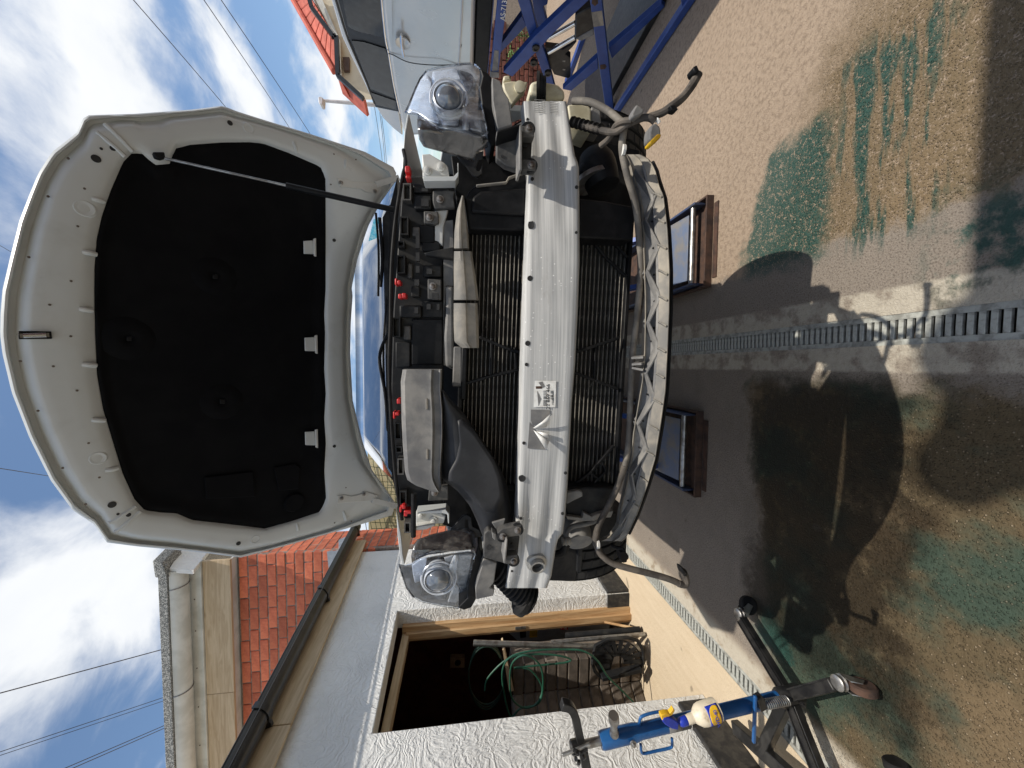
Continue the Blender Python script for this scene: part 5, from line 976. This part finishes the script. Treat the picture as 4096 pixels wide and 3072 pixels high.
# ---- the lift itself
lf = thing('scissor_lift', (2.7,3.2,0), 'blue steel scissor lift carrying the silver car', 'vehicle lift')
LXN = 2.56
def lpt(x, y, X): return at('O', x, y, 0, X)
def larm(name, pts, X, th, mat='bluel', bev=.004): return prism(name, [lpt(*p, X) for p in pts], (th,0,0), M[mat], lf, bevel=bev)
tb = larm('top_beam', [(255,-420),(345,-420),(285,0),(208,640),(138,640),(210,-60)], LXN, .07)
pa, pb = lpt(242,170,LXN-.002), lpt(268,-20,LXN-.002); xd = (pb-pa).normalized()
text('lift_marking', 'AS-7130', lpt(256,78,LXN-.003), V((0,-1,0)), UZ, .052, M['paper'], tb, .001)
larm('worn_paint', [(172,445),(210,448),(203,625),(150,628)], LXN-.0015, .002, 'dust', 0)
larm('end_block', [(138,640),(212,645),(215,690),(130,690)], LXN-.01, .09, 'dust')
larm('near_arm', [(1420,-380),(1300,-400),(870,0),(520,330),(250,640),(330,680),(600,400),(700,290),(1010,0)], LXN+.02, .05)
larm('near_arm', [(300,-330),(400,-330),(480,-20),(560,300),(650,560),(760,980),(690,980),(620,720),(540,480),(480,320),(370,-20)], LXN+.075, .05)
larm('far_arm', [(415,140),(455,230),(380,310),(215,480),(230,390)], LXN+.40, .06)
larm('far_arm', [(500,-20),(650,-20),(640,40),(600,60),(640,200),(560,280)], LXN+.35, .05)
pp = larm('front_arm', [(970,-420),(1075,-420),(1120,-30),(1175,470),(1228,975),(1150,930),(1095,560),(1050,250),(1012,-30)], LXN-.06, .05)
larm('arm_sticker', [(1030,110),(1125,95),(1140,225),(1050,240)], LXN-.0615, .002, 'dustl', 0)
larm('rust_patch', [(1105,575),(1150,568),(1165,590),(1150,612),(1108,615)], LXN-.0615, .002, 'rust', 0)
larm('rust_patch', [(1040,-20),(1085,-20),(1090,30),(1060,55),(1032,30)], LXN-.0615, .002, 'rust', 0)
larm('lower_arm', [(1650,30),(1680,60),(1300,430),(1210,520),(1180,430),(1300,330)], LXN+.03, .05)
larm('lower_arm', [(1085,510),(1090,610),(850,805),(775,790)], LXN+.03, .05)
a_, b_ = at('O',1850,70,2,.03), at('O',1170,1105,2,.03)
bar('base_bar', a_+(a_-b_).normalized()*.9, b_, .05, .05, M['bluel'], lf, bevel=.006)
larm('base_joint', [(1820,0),(1885,0),(1870,80),(1830,60)], a_.x-.01, .05)
for p in ((538,420),(520,550),(645,645)): lathe('pivot', lpt(*p,LXN+.018), (-1,0,0), [(.030,-.01),(.030,.012),(.018,.014),(.016,.008)], M['blkp'], lf, n=18)
hy_ = larm('hydraulic_block', [(890,130),(1040,50),(1060,260),(905,355),(880,340)], LXN+.04, .12, 'blkp', .01)
larm('block_foot', [(890,345),(1050,255),(1050,310),(940,365)], LXN+.035, .10, 'dust')
for a, b in (((650,335),(885,205)),((650,465),(885,330))): tube('piston_rod', [lpt(*a,LXN+.10), lpt(*b,LXN+.10)], .018, M['chrome'], hy_, n=14, smooth_n=0)
larm('lock_bracket', [(620,420),(780,440),(900,370),(860,420),(800,480),(845,510),(845,680),(825,695),(700,660),(650,560)], LXN+.10, .05, 'blkp')
for q in ((775,535),(775,610)): larm('bracket_slot', [(q[0],q[1]),(q[0]+25,q[1]+3),(q[0]+22,q[1]+14),(q[0],q[1]+12)], LXN+.098, .002, 'dustl', 0)
box('base_plate', (2.62,2.2,.001), (3.3,4.3,.05), M['blkp'], lf, bevel=.005)  # black sheet added where only shadow and a dark gap lie
box('far_beam', (3.9,2.0,1.12), (3.97,5.2,1.2), M['bluel'], lf); box('far_base', (3.9,2.0,0), (3.97,5.2,.05), M['bluel'], lf)
# ================================================================== HYDRAULIC JACK
JB = at('B',905,1085,2,.11); JY = JB.y
jk = thing('transmission_jack', (JB.x,JB.y,0), 'blue hydraulic post jack with black castor legs against the white wall', 'jack')
JT = at('D',1395,1490,1,JY); jd = (JT-JB); JL = jd.length; jd.normalize()
def jp(t): return JB+jd*(t*JL)
def jlen(k, x, y): p = at(k,x,y,1,JY); return (p-JB).dot(jd)/JL
base = lathe('foot_block', jp(0)-jd*.05, jd, [(.036,0),(.036,.09),(.030,.10)], M['blkp'], jk, n=20)
post = lathe('post', jp(0), jd, [(.026,.0),(.026,JL*.62),(.0265,JL*.62),(.0265,JL*.80),(.031,JL*.83),(.031,JL*.985),(.028,JL*1.0),(.016,JL*1.0)], M['bluej'], jk, n=32, angle=25)
for t0, t1, m_ in ((.60,.665,'dust'),(.50,.598,'ink_hole_black')):
    rows = [[jp(t)+((-V((0,1,0))).cross(jd)*math.sin(a)+V((0,-1,0))*math.cos(a))*.0268 for a in [R(-75)+R(150)*i/14 for i in range(15)]] for t in (t0, t1)]; grid('jack_label', rows, M[m_], post, solid=.0006)
tube('label_line', [jp(.55)+((-V((0,1,0))).cross(jd)*math.sin(a)+V((0,-1,0))*math.cos(a))*.0274 for a in [R(-60)+R(120)*i/10 for i in range(11)]], .0008, M['paper'], post, n=4)
lathe('piston', jp(1.0), jd, [(.015,-.01),(.015,.10)], M['steel'], jk, n=20)
TOP = jp(1.0)+jd*.085
hb = lathe('saddle_block', TOP, jd, [(.022,-.02),(.025,-.01),(.025,.03),(.020,.035)], M['blkp'], jk, n=10)
def qy(x, y, dy=0.0): return at('Q', x, y, 1, JY+dy)
def flatbar(name, pts, wd, th, mat, par):
    P_ = spline(pts, 5); rows = []
    for i, p in enumerate(P_):
        d = (P_[min(i+1,len(P_)-1)]-P_[max(i-1,0)]).normalized(); s = d.cross(V((0,1,0))).normalized(); rows.append([p+s*(wd/2)-V((0,th/2,0)), p-s*(wd/2)-V((0,th/2,0)), p-s*(wd/2)+V((0,th/2,0)), p+s*(wd/2)+V((0,th/2,0))])
    return grid(name, rows, mat, par, closed=True, cap=True, bevel=.003)
flatbar('saddle_arm', [qy(365,1080),qy(325,920),qy(295,780),qy(235,670),qy(135,640)], .030, .034, M['blkp'], hb)
flatbar('saddle_arm', [qy(385,1170),qy(410,1300),qy(440,1450),qy(450,1560)], .034, .034, M['blkp'], hb)
flatbar('saddle_pin', [qy(140,1240,-.03),qy(300,1180,-.03),qy(475,1105,-.03)], .012, .010, M['steel'], hb)
for i in range(10): lathe('chain_nut', TOP+V((random.uniform(-.03,.03),-.035,random.uniform(-.02,.03))), (random.uniform(-1,1),-1,random.uniform(-1,1)), [(.007,-.006),(.007,.006)], M['blkp'], hb, n=6)
vk = qy(757,960,-.03); v2 = qy(750,770,-.09); kd = (v2-vk)
vl = lathe('release_valve', vk, kd, [(.018,-.02),(.016,.0),(.013,.005),(.013,kd.length*.62),(.019,kd.length*.66),(.019,kd.length*.95),(.016,kd.length),(.009,kd.length)], M['steel'], jk, n=24)
bolt(qy(980,1103,-.042), (0,-1,0), .008, M['steel'], post, 'screw')
for pts in ([(1062,940),(1058,840),(1090,780),(1240,735),(1385,722),(1428,755),(1432,880)], [(1068,1110),(1078,1190),(1110,1220),(1260,1190),(1415,1155),(1440,1120),(1438,1040)]):
    tube('handle', [qy(*p) for p in pts], .0055, M['bluej'], post, n=8, smooth_n=4)
h0, h1 = at('B',905,1110,1,JY-.03), at('B',770,1135,1,JY-.03); ax_ = (h1-h0); e_ = ax_.orthogonal().normalized(); g_ = ax_.normalized().cross(e_)
tube('spring', [h0+ax_*(i/160)+(e_*math.cos(i*2*math.pi/13)+g_*math.sin(i*2*math.pi/13))*.016 for i in range(161)], .0026, M['steel'], jk, n=6, smooth_n=0)
bar('foot_lever', at('B',722,1085,1,JY-.04), at('B',714,1345,1,JY-.04), .012, .012, M['bluej'], jk, bevel=.003)
bar('lever_clamp', at('B',735,1085,1,JY-.03), at('B',760,1150,1,JY-.03), .03, .03, M['blkp'], jk, bevel=.003)
def jleg(p, wd=.042, cast=True, ht=.032):
    c = V((JB.x,JB.y,.105)); p = V(p); d = (p-c).normalized(); s = d.cross(UZ)
    l = bar('leg', c+d*.02, p, wd, ht, M['blkp'], jk, bevel=.004)
    for e in (-1, 1): bar('leg_rib', c+d*.03+s*(e*wd*.42)+UZ*.018, p+s*(e*wd*.42)+UZ*.018, .005, .008, M['blkp'], l)
    if cast:
        q = p+d*.024; lathe('caster_plate', q+UZ*.012, -UZ, [(.020,0),(.026,.004),(.026,.012),(.022,.016),(.027,.022),(.022,.034)], M['steel'], l, n=20)
        tr = (d*.75+s*.65).normalized()*.034; w_ = V((q.x,q.y,.042))+tr; ax = tr.cross(UZ).normalized()
        for e in (-1, 1): prism('caster_fork', [q-UZ*.020+ax*(e*.020)-tr*.5, q-UZ*.016+ax*(e*.020)+tr*.9, w_+ax*(e*.020)+UZ*.012+tr*.4, w_+ax*(e*.020)-UZ*.010, w_+ax*(e*.020)+UZ*.006-tr*.5], ax*(e*.003), M['steel'], l)
        lathe('caster_wheel', w_, ax, [(.010,-.014),(.036,-.015),(.042,-.010),(.042,.010),(.036,.015),(.010,.014)], M['rust'] if p.y < JB.y else M['blkm'], l, n=30)
jleg(at('B',650,660,2,.10)); jleg(at('B',1160,1020,2,.10)); jleg(at('B',1130,1640,2,.10), .05); 
c4 = at('B',610,1255,2,.10); c5 = at('B',960,1570,2,.10); bar('leg', c4, c5, .06, .04, M['blkp'], jk, bevel=.005)
bar('leg_link', V((JB.x,JB.y,.105)), at('B',760,1400,2,.10), .045, .04, M['blkp'], jk, bevel=.004)
for q in ((985,1130),(985,1205)): bolt(at('B',*q,1,JY-.045), (-.2,-1,.3), .008, M['blkp'], base)
fc = at('B',1505,1475,2,.03); lathe('caster_wheel', fc, (1,.3,0), [(.010,-.013),(.030,-.014),(.034,-.010),(.034,.010),(.030,.014),(.010,.013)], M['blkm'], jk, n=24)
# ---- spray bottle hung on the post
BYP = JY-.06
def by(x, y, d=0.0): return at('Q', x, y, 1, BYP+d)
b0, b1 = by(1985,690), by(1560,845); bx = (b1-b0); BLn = bx.length; bx.normalize()
bt = thing('spray_bottle', b0, 'grubby white trigger spray bottle with blue and yellow label hung on the jack', 'bottle')
k_ = BLn/.17
rb = lathe('flask', b0, bx, [(.030*k_,0),(.041*k_,.005*k_),(.043*k_,.015*k_),(.043*k_,.075*k_),(.039*k_,.092*k_),(.028*k_,.108*k_),(.0195*k_,.118*k_),(.0185*k_,.122*k_),(.0195*k_,.126*k_),(.0185*k_,.131*k_),(.0195*k_,.136*k_),(.018*k_,.141*k_),(.0185*k_,.146*k_),(.017*k_,.150*k_)], M['bottle'], bt, n=36)
cap = lathe('cap', b0, bx, [(.0175*k_,.149*k_),(.0185*k_,.153*k_),(.0180*k_,.176*k_),(.012*k_,.185*k_)], M['bluep'], bt, n=24)
prism('trigger_body', [by(*p,-.012) for p in ((1525,870),(1515,950),(1440,935),(1360,885),(1325,845),(1345,800),(1400,795),(1470,820))], (0,.024,0), M['bluep'], bt, bevel=.004)
prism('nozzle', [by(*p,-.010) for p in ((1310,770),(1370,750),(1420,755),(1415,790),(1380,795),(1375,840),(1330,845),(1315,810))], (0,.020,0), M['yellow'], bt, bevel=.003)
prism('trigger', [by(*p,-.008) for p in ((1400,760),(1440,720),(1455,690),(1475,715),(1450,760),(1420,785))], (0,.016,0), M['yellow'], bt, bevel=.002)
side = bx.cross(V((0,-1,0))).normalized(); fdir = side.cross(bx).normalized(); fdir = -fdir if fdir.y > 0 else fdir
fd2 = (fdir*.93+side*(-.25 if side.z < 0 else .25)).normalized(); sd2 = bx.cross(fd2).normalized(); sd2 = sd2 if sd2.x > 0 else -sd2
def lab(name, t0, t1, a0, a1, rr, mat, n=16, shp=None):
    rows = []
    for i in range(9):
        t = lerp(t0, t1, i/8); kx = shp(i/8) if shp else 1; rows.append([b0+bx*(t*k_)+(fd2*math.cos(a*kx)+sd2*math.sin(a*kx))*(rr*k_) for a in [lerp(a0,a1,j/n) for j in range(n+1)]])
    return grid(name, rows, mat, rb, solid=.0005)
lab('label_blue', .012, .066, R(-62), R(62), .0434, M['bluep']); lab('label_yellow', .016, .062, R(-56), R(56), .0439, M['yellow'], shp=lambda u: math.sqrt(max(.02, 1-((u-.3)/.72)**2)))
text('label_text', 'WD-40', b0+bx*(.036*k_)+fd2*(.0450*k_), sd2, bx, .0205*k_, M['bluep'], rb, .0004)
# ================================================================== INSIDE THE DOORWAY
pr_ = thing('block_pier', (-2.55,2.8,0), 'low pier of grey mortared bricks just inside the doorway', 'brick pier')
core = box('mortar_core', (-2.58,2.765,0), (-2.348,2.98,1.06), M['mortarg'], pr_, smooth=False)
gme = [blockmesh('brick', .235, .10, .076, M['brickg'], .005, .003) for _ in range(3)]
for i in range(12): piece('brick', random.choice(gme), (-2.462+random.uniform(-.003,.003), 2.80, .045+i*.0885), core)
ang = R(52); dv = V((-math.cos(ang), -math.sin(ang), 0)); pn = V((math.sin(ang), -math.cos(ang), 0)); o0 = V((-2.578,2.752,0))
c2 = prism('mortar_core', [o0-pn*.02, o0+dv*.75-pn*.02, o0+dv*.75-pn*.2, o0-pn*.2], (0,0,1.06), M['mortarg'], pr_, smooth=False)
for i in range(12):
    for j in range(3): piece('brick', random.choice(gme), o0+dv*(.12+j*.243)-pn*.055+V((0,0,.045+i*.0885)), c2, rot=(0,0,math.atan2(dv.y,dv.x)))
prism('timber_cap', [at('D',*p,1,2.72) for p in ((800,920),(860,1180),(830,1190),(790,930))], (0,.12,0), M['woodx'], pr_)
cb = thing('grey_cabinet', (-2.35,3.35,.6), 'grey metal cabinet with yellow and red stickers behind the door post', 'cabinet')
def dy(x, y, Y): return at('D', x, y, 1, Y)
prism('case', [dy(*p,3.30) for p in ((800,800),(880,760),(1460,740),(1440,868),(890,880))], (0,.3,0), M['cabinet'], cb, bevel=.006)
prism('recess', [dy(*p,3.298) for p in ((895,805),(935,800),(935,850),(900,855))], (0,.004,0), M['blkd'], cb)
yl = prism('yellow_label', [dy(*p,3.297) for p in ((958,788),(1005,784),(1003,848),(956,852))], (0,.002,0), M['yellow'], cb)
for i in range(5): prism('label_line', [dy(965+i*8,795,3.2965), dy(968+i*8,795,3.2965), dy(967+i*8,842,3.2965), dy(964+i*8,842,3.2965)], (0,.0004,0), M['ink_hole_black'], yl)
rl = prism('red_label', [dy(*p,3.297) for p in ((1145,772),(1196,768),(1194,802),(1147,804))], (0,.002,0), M['red'], cb)
text('label_word', 'Au', dy(1182,787,3.296), CX, UZ, .055, M['paper'], rl, .0004); text('label_word', 'Garage', dy(1155,787,3.296), CX, UZ, .018, M['paper'], rl, .0004)
def stick(name, a, b, ya, yb, r, mat, lab, cat):
    p, q = at('D',*a,1,ya), at('D',*b,2,r); tag(tube(name, [p, q], r, mat, n=14, smooth_n=0), lab, cat)
stick('metal_pipe', (610,885), (1655,916), 2.70, 0, .021, M['steel'], 'long rusty-topped metal pipe leaning inside the doorway', 'pipe')
stick('metal_tube', (1090,880), (1670,830), 2.72, 0, .015, M['steel'], 'shiny thin tube leaning beside the door post', 'pipe')
stick('timber_batten', (1180,840), (1640,800), 2.80, 0, .022, M['blkd'], 'dark batten leaning right behind the door post', 'batten')
stick('wooden_slat', (1420,755), (1640,800), 2.9, 0, .010, M['woodz'], 'short pale wooden slat at the foot of the door post', 'slat')
fcw = thing('fan_shroud', (-2.4,2.6,0), 'black plastic fan shroud leaning on the grey brick pier', 'fan shroud')
def fy(x, y, d=0.0): return at('D', x, y, 1, 2.60+d)
ol = [(1345,1000),(1365,900),(1440,862),(1560,850),(1625,870),(1660,930),(1662,1000),(1640,1045),(1520,1075),(1400,1098),(1362,1060)]
tube('rim', [fy(*p) for p in ol], .014, M['blkd'], fcw, n=6, closed=True, smooth_n=0)
prism('back_sheet', [fy(*p,.05) for p in ((1350,1000),(1370,905),(1440,868),(1500,900),(1450,1080),(1400,1090))], (0,.006,0), M['blkd'], fcw)
for rr in (.30, .52, .75, .95): tube('ring', [fy(1500+155*rr*math.cos(a), 1000-140*rr*math.sin(a), .01) for a in [R(-10)+R(150)*i/16 for i in range(17)]], .006, M['blkd'], fcw, n=5, smooth_n=0)
for a in range(0, 150, 20): bar('vane', fy(1500+40*math.cos(R(a)), 1000-35*math.sin(R(a))), fy(1500+152*math.cos(R(a)), 1000-136*math.sin(R(a))), .03, .008, M['blkd'], fcw, up=(0,1,0))
bar('lower_edge', fy(1400,1095,-.02), fy(1645,1040,-.02), .03, .06, M['blkd'], fcw, up=(0,1,0), bevel=.004)
hpth = [(1600,1250,0),(1520,1170,0),(1440,1090,0),(1390,1010,-.02),(1340,960,-.03),(1275,930,-.02)]
hpth += [(1180,925,.0),(1000,930,0),(850,965,0),(790,1050,0),(800,1200,0),(840,1340,.0),(900,1290,-.01),(1010,1260,-.02),(1040,1150,-.03),(1020,1020,-.03),(930,960,-.03),(850,1010,-.02),(835,1130,-.02),(850,1230,-.02),(920,1285,-.02),(1000,1260,-.02),(1035,1160,-.01)]
hpth += [(960,1050,.0),(860,1040,0),(1050,1020,0),(1180,1005,0),(1210,985,0),(1120,960,0),(960,955,.02),(820,985,.02),(700,1100,.03),(680,1180,.03)]
h_ = tube('garden_hose', [at('D',x,y,1,2.52+d) for x,y,d in hpth], .0065, M['hoseg'], n=8, smooth_n=5); tag(h_, 'coiled green garden hose hanging inside the dark doorway', 'hose')
h2 = tube('cable_coil', [at('D', 690+110*math.cos(a), 1090+(170+8*i/10)*math.sin(a), 1, 2.75+.002*i) for i, a in enumerate([2*math.pi*j/20 for j in range(61)])], .006, M['hose_shaded'], n=6, smooth_n=3); tag(h2, 'coil of hose deeper inside the doorway, its shade put into its colour', 'hose')
